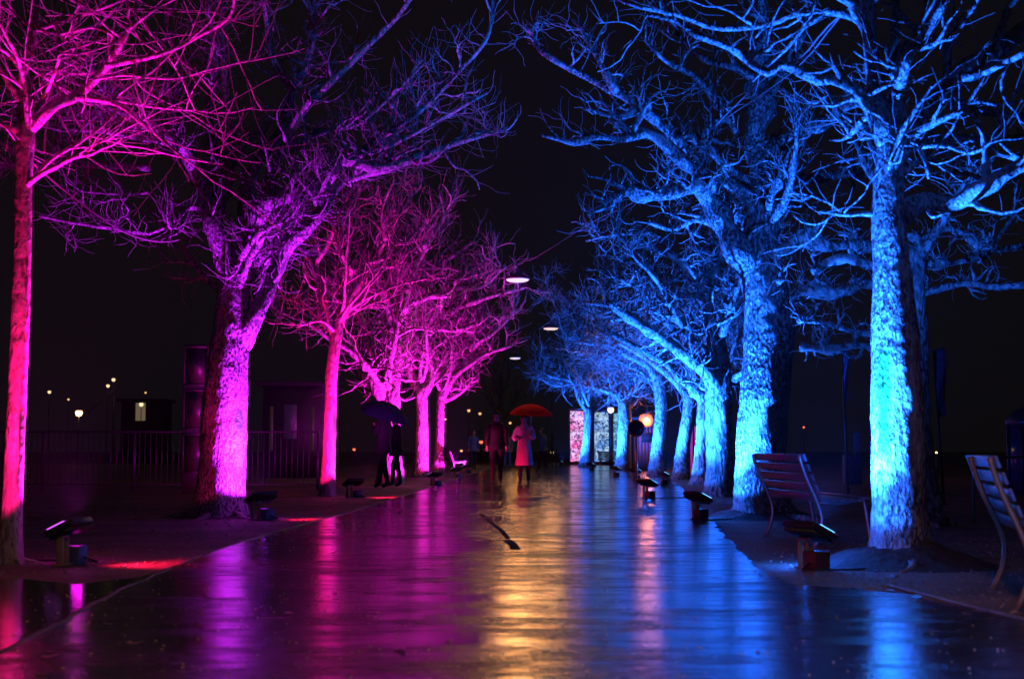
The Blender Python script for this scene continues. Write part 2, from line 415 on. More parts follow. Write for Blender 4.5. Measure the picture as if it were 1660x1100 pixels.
    for (lpts, lrad) in all_limbs:
        mb = MB(); kk = 12 if D < 20 else 8
        if knob: lrad = lrad * (1 + knob * np.array([max(0, noise.noise(tuple(q * 3.1))) for q in lpts]) * 2)
        mb.tube(lpts - off, lrad, kk, True, lump(lumpy * 1.3, 10 if D < 20 else 6, seed))
        ln = np.linalg.norm(np.diff(lpts, axis=0), axis=1).sum()
        subs = []
        for i in range(int(nsub * ln * fine) + 1):
            j = int(len(lpts) * (0.12 + 0.87 * rg.random())); j = min(j, len(lpts) - 2)
            tan = lpts[j + 1] - lpts[j]; tan /= np.linalg.norm(tan) + 1e-9
            d = tan * rg.uniform(.1, .9) + rnd_dir(rg) * 1.0 + np.array([0, 0, up * 3 - droop])
            L = rg.uniform(*subL); r = min(lrad[j] * rg.uniform(.3, .55), 0.03)
            q = grow(rg, lpts[j], d, L, 7, wig * 1.25, up)
            rr = np.linspace(max(r, twr * 1.6), twr * 1.1, 8)
            if knob: rr = rr * (1 + 0.7 * np.array([rg.random() for _ in range(8)]))
            mb.tube(q - off, rr, 6 if D < 20 else 4, True); subs.append(q)
            if rg.random() < .6:
                jj = rg.randint(1, 4); q2 = grow(rg, q[jj], (q[jj + 1] - q[jj]) + rnd_dir(rg) * L / 5, L * rg.uniform(.5, .9), 5, wig, up)
                mb.tube(q2 - off, np.linspace(rr[jj] * .8, twr, 6), 5 if D < 20 else 4, True); subs.append(q2)
        mb.build("limb", mat, root, True)
        for q in subs + [lpts[len(lpts) * 2 // 3:]]:
            for i in range(max(1, int(ntw * rg.uniform(.6, 1.3)))):
                j = rg.randint(0, len(q) - 2); d = (q[j + 1] - q[j]); d = d / (np.linalg.norm(d) + 1e-9) * .7 + rnd_dir(rg) + np.array([0, 0, up * 2.5])
                L = rg.uniform(*twL); z = grow(rg, q[j] + (q[j + 1] - q[j]) * rg.random(), d, L, 5, wig * .9, up)
                tw.tube(z - off, np.linspace(twr, twr * .45, 6), 3, False)
    if tw.n: tw.build("twigs", TWIG, root, True, kind="stuff")
    TREES[key] = (bx, by); return root

L1 = tree("L1", "slim young bare tree lit red and magenta at the left edge of the gravel", 10.15,
    [(16, 909, 18), (20, 800, 16), (27, 650, 15), (33, 500, 15), (37, 380, 14), (38, 300, 14), (41, 225, 16), (43, 195, 13)],
    [([(42, 215), (90, 170), (125, 155), (175, 105), (205, 50), (225, 0), (250, -70), (270, -150)], 11, 3, 0.6),
     ([(125, 157), (190, 169), (240, 208), (300, 258)], 6, 1.6, -0.5), ([(130, 158), (200, 165), (260, 175), (330, 180)], 4, 1.4, 0.8),
     ([(172, 107), (260, 88), (320, 60), (370, 30), (382, -10)], 5, 1.8, -0.6),
     ([(38, 205), (36, 150), (40, 110), (52, 65), (60, 0), (62, -110), (70, -220)], 10, 4, 0.0),
     ([(36, 215), (15, 205), (-10, 190), (-70, 150), (-120, 60)], 8, 3, 0.3), ([(52, 62), (25, 22), (0, 8), (-60, -25)], 5, 2, 0.7),
     ([(58, 48), (120, 30), (200, 0), (290, -40)], 4.5, 1.6, 0.6), ([(60, 48), (100, 55), (150, 45), (188, 65), (140, 85), (97, 88)], 3.2, 1.2, -0.4),
     ([(46, 172), (55, 125), (100, 120), (165, 118)], 3.5, 1.2, 0.5), ([(48, 192), (75, 150), (95, 100), (100, 85), (150, 70)], 4, 1.4, -0.6),
     ([(150, 130), (200, 122), (270, 128), (325, 120)], 3, 1.2, 0.4), ([(205, 50), (260, 10), (330, -20)], 3.5, 1.5, .3), ([(38, 120), (10, 85), (-30, 70)], 4, 1.5, -.5),
     ([(32, 165), (5, 120), (-20, 60), (-30, -20)], 5, 2, -.3)],
    11, BARK_YOUNG, nsub=2.4, subL=(0.4, 1.2), ntw=5, twL=(0.25, 0.7), twr=0.0032, wig=0.15, up=0.06, extra=4, hotspot_tint=[(28, 44, 655, 790)], lumpy=0.07)
L2 = tree("L2", "large violet-lit plane tree with forked heavy limbs beside the left gravel edge", 17.2,
    [(356, 840, 42), (358, 790, 38), (362, 700, 37), (368, 600, 35), (377, 520, 31), (380, 450, 24), (380, 425, 17)],
    [([(378, 455), (358, 400), (340, 350), (330, 300), (303, 250), (278, 228), (240, 192), (190, 180), (120, 150)], 20, 3, -0.8),
     ([(345, 360), (365, 300), (368, 268), (345, 228), (338, 180), (350, 120), (340, 40), (330, -60)], 13, 4, 0.7),
     ([(368, 268), (373, 218), (366, 160), (362, 90), (357, 0), (355, -120)], 9, 4, -.4),
     ([(385, 455), (405, 385), (425, 337), (452, 320), (520, 295), (560, 262), (620, 272), (690, 250), (740, 232), (810, 212)], 21, 3, -0.6),
     ([(402, 385), (400, 320), (415, 270), (458, 210), (475, 150), (500, 90), (510, 0), (530, -90)], 14, 4, 0.8),
     ([(392, 560), (412, 520), (430, 480), (455, 425), (472, 395), (520, 350), (545, 305), (580, 287), (640, 275)], 16, 4, -0.4),
     ([(425, 337), (435, 290), (460, 240), (490, 180), (540, 130), (600, 70), (650, 20), (700, -60)], 10, 3, -1.0),
     ([(348, 355), (310, 335), (280, 360), (240, 378), (190, 372), (110, 360), (62, 350)], 5, 1.5, -.9),
     ([(330, 310), (300, 262), (240, 236), (200, 190), (100, 180), (20, 185)], 9, 2.5, .8),
     ([(520, 295), (600, 235), (680, 180), (740, 120), (790, 60), (800, -20)], 7, 2, .6), ([(560, 262), (640, 232), (720, 190), (790, 150)], 5, 2, -.5),
     ([(303, 250), (280, 180), (290, 110), (270, 30), (280, -60)], 8, 3, .9), ([(475, 150), (440, 90), (430, 20), (420, -60)], 6, 3, -.6),
     ([(460, 240), (520, 215), (580, 200), (640, 150), (690, 100)], 6, 2, .9), ([(278, 228), (230, 225), (170, 215), (110, 210)], 6, 2, -1.0), ([(240, 312), (200, 315), (125, 310)], 3, 1.5, .2), ([(240, 272), (160, 268), (60, 265), (0, 270)], 7, 5, 1.5)],
    22, BARK, nsub=5, subL=(0.35, 0.85), ntw=8, twL=(0.2, 0.5), twr=0.0045, wig=0.42, up=0.10, extra=5, knob=.25, hotspot_tint=[(380, 396, 655, 775)], lumpy=0.13)
L3 = tree("L3", "thin young tree lit red with magenta right flank, third along the left side", 25.1,
    [(530, 803, 13), (533, 740, 11), (536, 650, 9.5), (538, 600, 10), (545, 545, 10), (552, 505, 8)],
    [([(548, 530), (580, 460), (600, 425), (625, 390), (640, 370), (655, 330)], 8, 2, .5), ([(542, 545), (525, 480), (512, 430), (530, 400), (545, 360), (560, 325), (578, 295)], 7, 2, -.6),
     ([(513, 432), (490, 402), (470, 388)], 4, 2, .4), ([(553, 510), (600, 480), (645, 462), (700, 450)], 5, 1.5, .8), ([(550, 510), (562, 455), (570, 440), (552, 405), (560, 350), (590, 290)], 6, 2, -.7),
     ([(600, 425), (640, 410), (680, 370), (720, 330)], 5, 1.5, 1.0), ([(625, 390), (620, 340), (640, 290)], 4, 1.5, -.5), ([(540, 540), (500, 500), (460, 480)], 4, 1.5, .8), ([(545, 540), (520, 520), (480, 530)], 3, 1.5, -.8)],
    33, BARK_YOUNG, nsub=4.2, subL=(0.4, 1.0), ntw=5, twL=(0.25, 0.6), twr=0.006, wig=0.35, up=0.10, extra=5, hotspot_tint=[(538, 546, 660, 755)], lumpy=0.10)
L4 = tree("L4", "magenta-lit plane tree with a wide two-armed fork behind the umbrella walker", 33.5,
    [(632, 788, 22), (632, 740, 19), (631, 690, 18), (631, 650, 18), (631, 630, 14)],
    [([(629, 655), (605, 612), (592, 575), (588, 530), (572, 490), (560, 440)], 12, 4, -.5), ([(634, 655), (640, 590), (640, 545), (652, 505), (690, 482), (730, 478)], 13, 4, .5),
     ([(640, 560), (632, 500), (610, 440), (620, 380), (640, 320)], 9, 3, -.8), ([(652, 505), (665, 450), (690, 400), (720, 350), (740, 310)], 8, 2.5, .9), ([(690, 400), (660, 350), (670, 300)], 5, 2, .5), ([(610, 440), (580, 400), (560, 350), (590, 300)], 6, 2, .8)],
    44, BARK_FAR, nsub=4.2, subL=(0.5, 1.2), ntw=5, twL=(0.3, 0.7), twr=0.008, wig=0.42, up=0.12, extra=5, knob=.3, lumpy=.13)
L5 = tree("L5", "magenta plane tree reaching low arms over the path, left of the far bench", 43,
    [(682, 774, 14), (683, 720, 11), (683, 670, 10), (682, 638, 11), (682, 625, 8)],
    [([(682, 640), (665, 605), (662, 570), (675, 545), (700, 532), (740, 535), (770, 525)], 9, 3, -.4), ([(684, 640), (700, 605), (690, 560), (705, 520), (740, 500), (790, 482), (850, 466)], 9, 2.5, .5),
     ([(705, 520), (730, 470), (780, 465), (820, 430)], 6, 2, -.5), ([(675, 545), (680, 490), (700, 440), (740, 410), (770, 390)], 7, 2, .8), ([(740, 500), (760, 450), (800, 410)], 5, 2, .7)],
    55, BARK_FAR, nsub=4.4, subL=(0.6, 1.3), ntw=5, twL=(0.35, 0.8), twr=0.010, wig=0.45, up=0.12, extra=4, knob=.4, lumpy=.13)
L6 = tree("L6", "farthest magenta tree on the left with pale splayed base beside the bench", 51,
    [(708, 768, 13), (711, 735, 8), (713, 690, 7), (714, 650, 7), (714, 635, 6)],
    [([(714, 650), (735, 612), (760, 592), (785, 575), (830, 560)], 6, 2, -.4), ([(714, 652), (745, 637), (765, 615)], 5, 2, .4), ([(716, 640), (720, 600), (745, 560), (770, 540), (810, 510)], 6, 2, .6), ([(735, 612), (770, 560), (800, 540), (840, 500)], 5, 2, -.6)],
    66, BARK_FAR, nsub=4.4, subL=(0.6, 1.3), ntw=5, twL=(0.35, 0.8), twr=0.011, wig=0.45, up=0.12, extra=4, knob=.3, lumpy=.12)

R1 = tree("R1", "tall blue-lit plane tree nearest on the right, with many arching branches", 10.08,
    [(1464, 910, 52), (1459, 860, 43), (1456, 750, 42), (1455, 650, 42), (1452, 550, 39), (1445, 430, 30), (1439, 350, 28), (1440, 285, 24), (1444, 240, 24), (1440, 215, 14)],
    [([(1462, 345), (1500, 326), (1545, 331), (1590, 306), (1660, 265), (1740, 220), (1820, 150)], 14, 7, -.4), ([(1450, 262), (1480, 200), (1510, 165), (1560, 120), (1620, 80), (1660, 48), (1720, 0), (1800, -80)], 14, 8, .5),
     ([(1440, 250), (1427, 190), (1416, 130), (1410, 60), (1408, 0), (1404, -100), (1410, -220)], 13, 7, .2), ([(1462, 255), (1455, 195), (1452, 162), (1460, 132), (1467, 99), (1482, 75), (1497, 60), (1530, -10), (1560, -100)], 12, 5, -.5),
     ([(1497, 60), (1470, 35), (1449, 12), (1430, 5)], 4.5, 2.5, .2), ([(1452, 105), (1451, 60), (1452, 10), (1460, -60)], 6, 4, .4), ([(1440, 232), (1419, 186), (1401, 159), (1380, 141), (1347, 129), (1326, 131), (1269, 105), (1245, 117), (1220, 105), (1196, 84), (1160, 69), (1130, 57), (1100, 36), (1052, 24)], 9, 2.5, -.6),
     ([(1412, 85), (1395, 35), (1350, 20), (1290, 22), (1245, 40), (1160, 45), (1100, 25), (1030, 10), (990, -10)], 7, 2.2, .5), ([(1410, 60), (1390, 15), (1350, -10), (1280, -40)], 6, 3, -.5), ([(1475, 240), (1500, 232), (1560, 225), (1620, 225), (1660, 222), (1740, 210)], 7, 4, .8),
     ([(1478, 222), (1500, 207), (1535, 190), (1560, 180)], 5, 2, -.7), ([(1520, 158), (1570, 170), (1600, 183), (1660, 188), (1730, 180)], 6.5, 4, 1.0), ([(1560, 125), (1590, 121), (1630, 101), (1665, 84)], 5, 3, -.8), ([(1462, 280), (1500, 258), (1545, 276), (1590, 288), (1610, 300)], 6, 2, 1.2),
     ([(1432, 348), (1400, 346), (1370, 348), (1328, 342)], 4.5, 2, -.5), ([(1500, 335), (1512, 352), (1530, 345)], 2.5, 1.5, -.2), ([(1470, 250), (1485, 240), (1530, 236), (1575, 248), (1610, 228)], 4, 2, -.6), ([(1484, 230), (1500, 262), (1505, 290)], 3, 1.5, -.3), ([(1430, 120), (1455, 118), (1470, 118)], 3, 3, -.2),
     ([(1480, 75), (1520, 60), (1560, 75)], 4, 1.5, .4)],
    77, BARK, nsub=2.6, subL=(0.2, 0.8), ntw=4, twL=(0.12, 0.4), twr=0.0032, wig=0.32, up=0.07, extra=3, thick=1.25, knob=.4, hotspot_tint=[(1421, 1444, 560, 745)], lumpy=0.10, flare=.3)
R1b = tree("R1b", "dark knobbly-armed tree hidden behind the nearest blue-lit trunk", 15.5,
    [(1486, 849, 40), (1478, 700, 30), (1476, 560, 28), (1474, 420, 25), (1474, 380, 18)],
    [([(1474, 410), (1415, 402), (1380, 396), (1340, 400), (1310, 381), (1282, 396), (1256, 412)], 7, 7, -.5), ([(1474, 440), (1410, 431), (1375, 418), (1342, 426), (1320, 440)], 6, 8, .4), ([(1474, 480), (1405, 460), (1375, 471), (1345, 476), (1300, 468)], 7, 8, -.3),
     ([(1474, 540), (1400, 540), (1340, 524), (1295, 520)], 4, 3, .6), ([(1474, 585), (1400, 560), (1350, 566), (1300, 562)], 5, 6, .3), ([(1478, 430), (1550, 425), (1620, 405), (1690, 395)], 6, 3, .9), ([(1478, 480), (1560, 460), (1610, 465), (1660, 462)], 6, 3, -.9), ([(1478, 400), (1540, 370), (1600, 400), (1650, 340)], 6, 3, .6)],
    88, BARK_FAR, nsub=6, subL=(0.15, 0.4), ntw=4, twL=(0.1, 0.3), twr=0.005, wig=0.6, up=0.05, extra=2, knob=.8, lumpy=.18)
R2 = tree("R2", "thick gnarled blue-lit plane tree with long overhanging limbs, second on the right", 17.0,
    [(1240, 841, 46), (1232, 790, 41), (1236, 700, 39), (1241, 620, 39), (1247, 550, 40), (1246, 500, 38), (1233, 440, 34), (1230, 400, 32), (1236, 350, 20)],
    [([(1222, 440), (1199, 412), (1174, 364), (1146, 318), (1126, 300), (1091, 312), (1046, 317), (1014, 310), (967, 341)], 19, 4, -.8), ([(1146, 320), (1139, 270), (1139, 234), (1118, 222), (1091, 219), (1050, 190)], 12, 3, .4),
     ([(1139, 245), (1150, 207), (1178, 194), (1195, 215)], 8, 4, -.4), ([(1126, 275), (1112, 266), (1070, 226), (1040, 216), (1010, 225), (965, 222), (932, 231), (878, 219)], 8, 2.5, -.8), ([(1120, 245), (1075, 205), (1040, 175), (1000, 150), (960, 130), (920, 110), (895, 95), (870, 75), (862, 50), (875, 32)], 7, 2.5, .7),
     ([(1236, 400), (1243, 330), (1234, 280), (1223, 240), (1224, 215), (1236, 170), (1226, 130), (1240, 80), (1235, 20), (1240, -80)], 20, 5, .3), ([(1238, 270), (1255, 235), (1275, 225), (1314, 207), (1347, 195), (1365, 177), (1395, 165), (1430, 150)], 9, 5, -.6), ([(1240, 335), (1260, 303), (1290, 288), (1311, 291), (1360, 283), (1417, 276), (1450, 270)], 9, 5, .5),
     ([(1225, 345), (1215, 322), (1190, 305), (1160, 288)], 9, 5, -.3), ([(1215, 300), (1200, 286), (1170, 262), (1150, 248)], 6, 3, -.5), ([(1208, 488), (1192, 508), (1162, 526)], 3, 2, -.3), ([(1180, 195), (1150, 150), (1120, 120), (1080, 100), (1040, 60)], 6, 2, -.6), ([(1226, 130), (1190, 110), (1150, 100), (1110, 70), (1070, 0)], 6, 2, .8),
     ([(1040, 175), (1000, 190), (950, 175)], 4, 2, -.5), ([(1000, 150), (960, 80), (930, 30)], 4, 2, .4), ([(1174, 364), (1130, 355), (1090, 372), (1050, 360)], 6, 2, .6), ([(1236, 170), (1270, 120), (1300, 60), (1320, -20)], 6, 2.5, .5), ([(1240, 455), (1258, 458), (1268, 452)], 6, 4, -.4)],
    99, BARK_KNOB, nsub=5, subL=(0.25, 0.7), ntw=5, twL=(0.12, 0.4), twr=0.0045, wig=0.55, up=0.08, extra=4, thick=1.2, knob=.7, lumpy=0.14, flare=.28)
R3 = tree("R3", "third blue-lit plane tree on the right, one thick arm leaning over the path", 25,
    [(1168, 806, 28), (1166, 760, 22), (1166, 700, 21), (1165, 640, 22), (1163, 590, 22), (1160, 545, 15)],
    [([(1165, 640), (1148, 606), (1103, 570), (1068, 545), (1021, 516), (985, 490)], 16, 5, -.8), ([(1160, 555), (1152, 519), (1148, 484), (1116, 437), (1094, 418), (1053, 402), (1015, 398)], 11, 3, -.4), ([(1148, 490), (1135, 478), (1105, 480), (1080, 460), (1050, 428), (1030, 440)], 7, 3, .5),
     ([(1148, 484), (1160, 440), (1150, 400), (1120, 370), (1090, 350)], 8, 3, .7), ([(1166, 625), (1192, 612), (1212, 600)], 9, 5, -.3), ([(1100, 570), (1090, 530), (1060, 510), (1050, 480), (1000, 450)], 6, 2, .7), ([(1094, 418), (1060, 380), (1000, 380), (950, 390)], 5, 2, .8), ([(1140, 540), (1110, 520), (1060, 505)], 5, 3, -.5)],
    110, BARK_FAR, nsub=6, subL=(0.3, 0.8), ntw=6, twL=(0.2, 0.5), twr=0.006, wig=0.55, up=0.06, extra=4, knob=.5, lumpy=.16)
R4 = tree("R4", "fourth blue-lit tree on the right, close behind the leaning-arm tree", 33.5,
    [(1140, 788, 20), (1140, 740, 14), (1142, 690, 13), (1144, 650, 14), (1144, 625, 12)],
    [([(1143, 640), (1112, 618), (1082, 590), (1050, 572), (1005, 548), (960, 520)], 10, 3, -.5), ([(1144, 635), (1140, 580), (1120, 530), (1080, 490), (1040, 470)], 9, 3, .5), ([(1144, 630), (1165, 590), (1180, 550)], 7, 3, .6), ([(1082, 590), (1050, 540), (1000, 500), (950, 490)], 6, 2, .6)],
    121, BARK_FAR, nsub=6, subL=(0.4, 1.0), ntw=6, twL=(0.25, 0.6), twr=0.008, wig=0.5, up=0.06, extra=4, knob=.5, lumpy=.15)
R5 = tree("R5", "fifth blue-lit tree on the right with a bowed trunk beside pink posts", 40,
    [(1104, 777, 15), (1107, 730, 11), (1116, 670, 10), (1117, 640, 10), (1114, 625, 9)],
    [([(1115, 640), (1095, 618), (1065, 592), (1040, 575), (1000, 555), (950, 540)], 8, 2.5, -.5), ([(1114, 630), (1090, 590), (1060, 550), (1020, 520), (980, 510)], 7, 2, .6), ([(1118, 630), (1130, 590), (1140, 560)], 6, 3, .4)],
    132, BARK_FAR, nsub=6, subL=(0.5, 1.1), ntw=6, twL=(0.3, 0.7), twr=0.009, wig=0.5, up=0.06, extra=4, knob=.4, lumpy=.15)
R6 = tree("R6", "blue-lit tree standing beside the red-lit kiosk", 45,
    [(1064, 772, 15), (1068, 720, 11), (1072, 660, 10), (1068, 620, 10), (1066, 605, 8)],
    [([(1067, 620), (1050, 592), (1020, 578), (990, 562), (940, 555)], 7, 2, -.5), ([(1068, 612), (1085, 585), (1105, 565)], 6, 3, .4), ([(1066, 610), (1055, 560), (1020, 540), (970, 530)], 6, 2, .6)],
    143, BARK_FAR, nsub=6, subL=(0.5, 1.1), ntw=6, twL=(0.3, 0.7), twr=0.010, wig=0.5, up=0.06, extra=3, knob=.4, lumpy=.15)
R7 = tree("R7", "blue-lit tree between the globe lamp and the round sign", 58,
    [(1010, 762, 14), (1012, 720, 11), (1013, 680, 11), (1012, 655, 10), (1011, 645, 8)],
    [([(1011, 660), (998, 640), (978, 632), (940, 622)], 6, 2, -.4), ([(1014, 660), (1032, 645), (1050, 632)], 7, 3, .4), ([(1012, 650), (1010, 610), (985, 580), (940, 570)], 6, 2, .6), ([(1012, 650), (1030, 600), (1020, 570)], 5, 2, -.6)],
    154, BARK_FAR, nsub=6, subL=(0.6, 1.2), ntw=6, twL=(0.4, 0.8), twr=0.012, wig=0.5, up=0.06, extra=3, knob=.4, lumpy=.15)
R8 = tree("R8", "farthest blue-lit tree, between the two glowing light panels", 70,
    [(951, 757, 13), (953, 720, 9), (955, 690, 8), (956, 668, 8), (956, 660, 6)],
    [([(955, 672), (938, 645), (927, 618), (895, 610), (859, 592)], 4, 1.6, -.4), ([(957, 668), (956, 620), (950, 590), (930, 570)], 5, 1.6, .4), ([(958, 668), (985, 652), (1005, 640)], 4, 1.6, .3), ([(945, 655), (940, 600), (900, 590), (870, 570)], 3, 1.4, .6), ([(930, 620), (900, 625), (870, 610)], 2.5, 1.3, -.6)],
    165, BARK_FAR, nsub=5, subL=(0.6, 1.3), ntw=6, twL=(0.4, 0.9), twr=0.013, wig=0.4, up=0.06, extra=3, lumpy=.12)
FAR = tree("FAR", "small dim upright bare tree at the end of the path behind the two walkers", 92,
    [(812, 748, 5), (812, 700, 4), (812, 650, 3.5), (813, 600, 2)],
    [([(812, 680), (795, 655), (790, 640)], 2, .8, 0), ([(812, 690), (830, 660), (838, 640)], 2, .8, .5), ([(812, 650), (800, 620), (798, 600)], 1.6, .7, -.5), ([(812, 640), (825, 615), (826, 590)], 1.6, .7, .5)],
    176, TWIG, nsub=3, subL=(0.5, 1.2), ntw=5, twL=(0.4, 0.9), twr=0.010, wig=0.2, up=0.15, extra=3, lumpy=.05)

# soil mound at the foot of the nearest right tree
def mound(c, rx, ry, h, seed):
    mb = MB(); n, k = 14, 48; vs = []
    for i in range(n):
        r = i / (n - 1)
        for j in range(k):
            a = j * 2 * math.pi / k; x, y = c[0] + rx * r * math.cos(a), c[1] + ry * r * math.sin(a)
            z = h * (0.5 + 0.5 * math.cos(math.pi * r)) * (1 + .5 * noise.noise((x * 4, y * 4, seed)) + .3 * noise.noise((x * 13, y * 13, seed))) - 0.012 * r
            vs.append((x, y, max(z, -0.01 * r)))
    fs = [[i * k + j, i * k + (j + 1) % k, (i + 1) * k + (j + 1) % k, (i + 1) * k + j] for i in range(n - 1) for j in range(k)]
    mb.add(vs, [fs]); o = mb.build("soil_mound", SOIL, None, True); o["kind"] = "structure"
mound(TREES["R1"], .85, .75, .16, 2.0); mound(TREES["R2"], .9, .8, .15, 5.0); mound(TREES["L2"], .7, .6, .10, 8.0)

# ------------------------------------------------------------------ flood lights
def spot(name, loc, target, power, col, size, blend, parent, rad=0.06):
    l = bpy.data.lights.new(name, 'SPOT'); l.energy = power; l.color = col; l.spot_size = R(size); l.spot_blend = blend; l.shadow_soft_size = rad
    o = bpy.data.objects.new(name, l); C.objects.link(o); o.parent = parent
    M = parent.matrix_basis.inverted()
    d = Vector(target) - Vector(loc)
    o.matrix_basis = M @ (Matrix.Translation(Vector(loc)) @ d.to_track_quat('-Z', 'Y').to_matrix().to_4x4())
    return o
LED = {"b": emis("led_blue", (0.12, 0.5, 1.0), 2.4), "m": emis("led_magenta", (0.75, 0.1, 1.0), 1.6), "r": emis("led_magenta_dim", (1.0, 0.1, 0.6), 1.2)}
K_GLOW = 30.0
def glow(name, loc, power, col, parent):  # added point light behind a lamp head, brightens bench and ground nearby
    l = bpy.data.lights.new(name, 'POINT'); l.energy = power; l.color = col; l.shadow_soft_size = .05
    o = bpy.data.objects.new(name, l); C.objects.link(o); o.parent = parent; o.matrix_basis = parent.matrix_basis.inverted() @ Matrix.Translation(Vector(loc)); return o
def flood(base, tgt, kind, label, boxmat, group, s=1.0, aim=2.6, pw=1.0, spill=1.0, size=84, red=1.0, mag=COL_MAG, up=1.0, gp=1.0, low=1.0, sc=92):
    base = Vector((base[0], base[1], 0)); dv = Vector((tgt[0] - base.x, tgt[1] - base.y, 0)); yaw = math.atan2(-dv.x, dv.y)
    t = thing("flood_light", label, "flood light", base, yaw, group)
    m = MB(); m.box((0.09 * s, -0.02, 0.075 * s), (0.16 * s, 0.15 * s, 0.15 * s)); m.build("ballast_box", boxmat, t, bevel=.006)
    m = MB()
    for x in (-0.13 * s, -0.03 * s): m.box((x, 0, 0.12 * s), (0.022 * s, 0.06 * s, 0.24 * s))
    m.box((-0.08 * s, 0, 0.235 * s), (0.12 * s, 0.06 * s, 0.02 * s)); m.box((-0.08 * s, 0, 0.008), (0.15 * s, 0.12 * s, 0.016)); m.build("bracket", BEIGE, t, bevel=.004)
    e = R(-26); rot = Matrix.Rotation(e, 3, 'X'); hc = Vector((0, -0.01, 0.31 * s))
    m = MB(); m.box(hc, (0.40 * s, 0.26 * s, 0.055 * s), rot); h = m.build("lamp_head", STEEL_D, t, bevel=.01)
    m = MB()
    for i in range(9): m.box(hc + rot @ Vector(((-0.17 + i * 0.0425) * s, 0, -0.042 * s)), (0.008 * s, 0.22 * s, 0.032 * s), rot)
    m.build("cooling_fins", STEEL_D, h)
    m = MB(); m.box(hc + rot @ Vector((0, 0.03 * s, 0.032 * s)), (0.34 * s, 0.15 * s, 0.014 * s), rot); m.build("led_panel", LED[kind], h)
    m = MB(); m.tube([(0.1 * s, -0.09 * s, .05), (0.14 * s, -0.2 * s, .015), (0.22 * s, -0.1 * s, .012), (.3 * s, .15 * s, .012), (.22, .4 * s, .012), (.3, .8 * s, .012)], .008, 6); m.build("power_cable", RUBBER, t, True)
    mm = MB(); mm.tube([(-0.02 * s, 0, 0.2 * s), (-0.02 * s, 0.0, 0.3 * s)], .014, 8); mm.build("pivot", STEEL, t)
    Mw = t.matrix_basis
    w = lambda v: Mw @ Vector(v)
    d2 = dv.normalized(); lp = base + Vector((0, 0, .37 * s)) + d2 * .10; tg = Vector((tgt[0], tgt[1], aim)); sd = Vector((d2.y, -d2.x, 0))
    if kind == "b":
        spot("lamp", lp, lp + d2 * .643 + Vector((0, 0, .766)), K_BLUE * pw * LOW * .10 * low, COL_BLUE, 116, .22, t, .04)
        spot("lamp", lp, tg + Vector((0, 1.3, 0)), K_BLUE * pw, COL_BLUE, 112, 1.0, t, .04)
        glow("added_glow", Vector((base.x, base.y + .24 * s, .27 * s)), K_GLOW * pw * gp, COL_BLUE, t)
    else:
        mo = .42 if red > 1 else .10; wide = lp + d2 * .643 + Vector((0, 0, .766))
        spot("lamp", lp + sd * mo, wide + sd * mo, K_MAG * pw * LOW * low, mag, 116, .22, t, .04)
        spot("lamp", lp + sd * mo, tg + sd * mo, K_MAG * pw * up, mag, 108, 1.0, t, .04)
        glow("added_glow", Vector((base.x, base.y + .24 * s, .27 * s)), K_GLOW * .05 * pw * gp, mag, t)
        lr = lp - sd * .5 - d2 * .1
        spot("lamp", lr, wide - sd * .5, K_RED * pw * red * .18, COL_RED, 116, .12, t, .04)
        spot("lamp", lr, tg, K_RED * pw * red, COL_RED, 110, 1.0, t, .04)
        if spill: spot("added_spill", base + Vector((.24, -.08, .28)), base + Vector((.72, 0.05, 0.0)), 80 * spill, (1.0, 0.008, 0.09), sc, 1, t, .12)
    return t
T = TREES
def gx(px, py): return tuple(G(px, py)[:2])
gl, gr = "flood lights at the feet of the left trees", "flood lights at the feet of the right trees"
tree("R0", "plane tree just beyond the right picture edge, beside the bench with the bronze-lit leg", 5.8,
    [(2060, 1125, 60), (2050, 900, 50), (2050, 500, 45), (2050, 0, 36), (2060, -300, 20)],
    [([(2050, -40), (2120, -250), (2250, -500)], 18, 5, -1), ([(2050, -100), (1980, -400), (2000, -700)], 18, 5, .8), ([(2050, 60), (2200, -100), (2400, -200)], 14, 4, 1.5)], 187, BARK, nsub=3, ntw=4, extra=2)
def near(k, dx, dy): return (T[k][0] + dx, T[k][1] + dy)
VIO = (0.52, 0.012, 1.0)
flood(gx(108, 915), T["L1"], "m", "flood light on a blue box, nearest on the left gravel", BOXBLUE, gl, .86, 4.2, .95, 1.5, red=1.01, mag=(1.0, .006, .85), low=1.8)
flood(gx(422, 842), T["L2"], "m", "flood light in front of the violet-lit forked tree", BOXBLUE, gl, .86, 4.4, 1.5, 1.4, red=.08, mag=VIO, low=.5)
flood(gx(572, 806), T["L3"], "r", "small dark flood light by the thin red-lit tree", BOXBLUE, gl, .86, 4.0, .7, 2.0, red=2.6, mag=(.9, .01, .8), low=1.8)
f4 = flood(near("L4", 1.1, -.9), T["L4"], "m", "flood light right of the walker with the dark umbrella", BOXBLUE, gl, .86, 4.0, 1.6, 5.0, red=.5, sc=120)
spot("added_spill", Vector(f4.location) + Vector((.3, .1, .42)), (0.45, 34.6, 1.45), 230, (1.0, .04, .30), 30, 1, f4, .05)  # added spot aimed at the woman to redden and brighten her
flood(near("L5", 1.1, -.9), T["L5"], "m", "flood light lying low before the left bench", BOXBLUE, gl, .86, 4.4, 1.6, 2.0, red=.5, sc=105)
flood(near("L6", 1.1, -.9), T["L6"], "m", "farthest flood light on the left, beside the bench end", BOXBLUE, gl, .86, 4.4, 1.5, 2.5, red=.5, sc=105)
flood(gx(1316, 922), T["R1"], "b", "flood light with rust brown box and beige bracket below the slatted bench", BOXRUST, gr, .85, 4.0, 1.45, gp=.8, low=.7)
flood(gx(1133, 842), T["R2"], "b", "flood light with a bright glowing bar at the puddle edge", STEEL_D, gr, .86, 4.6, 1.4)
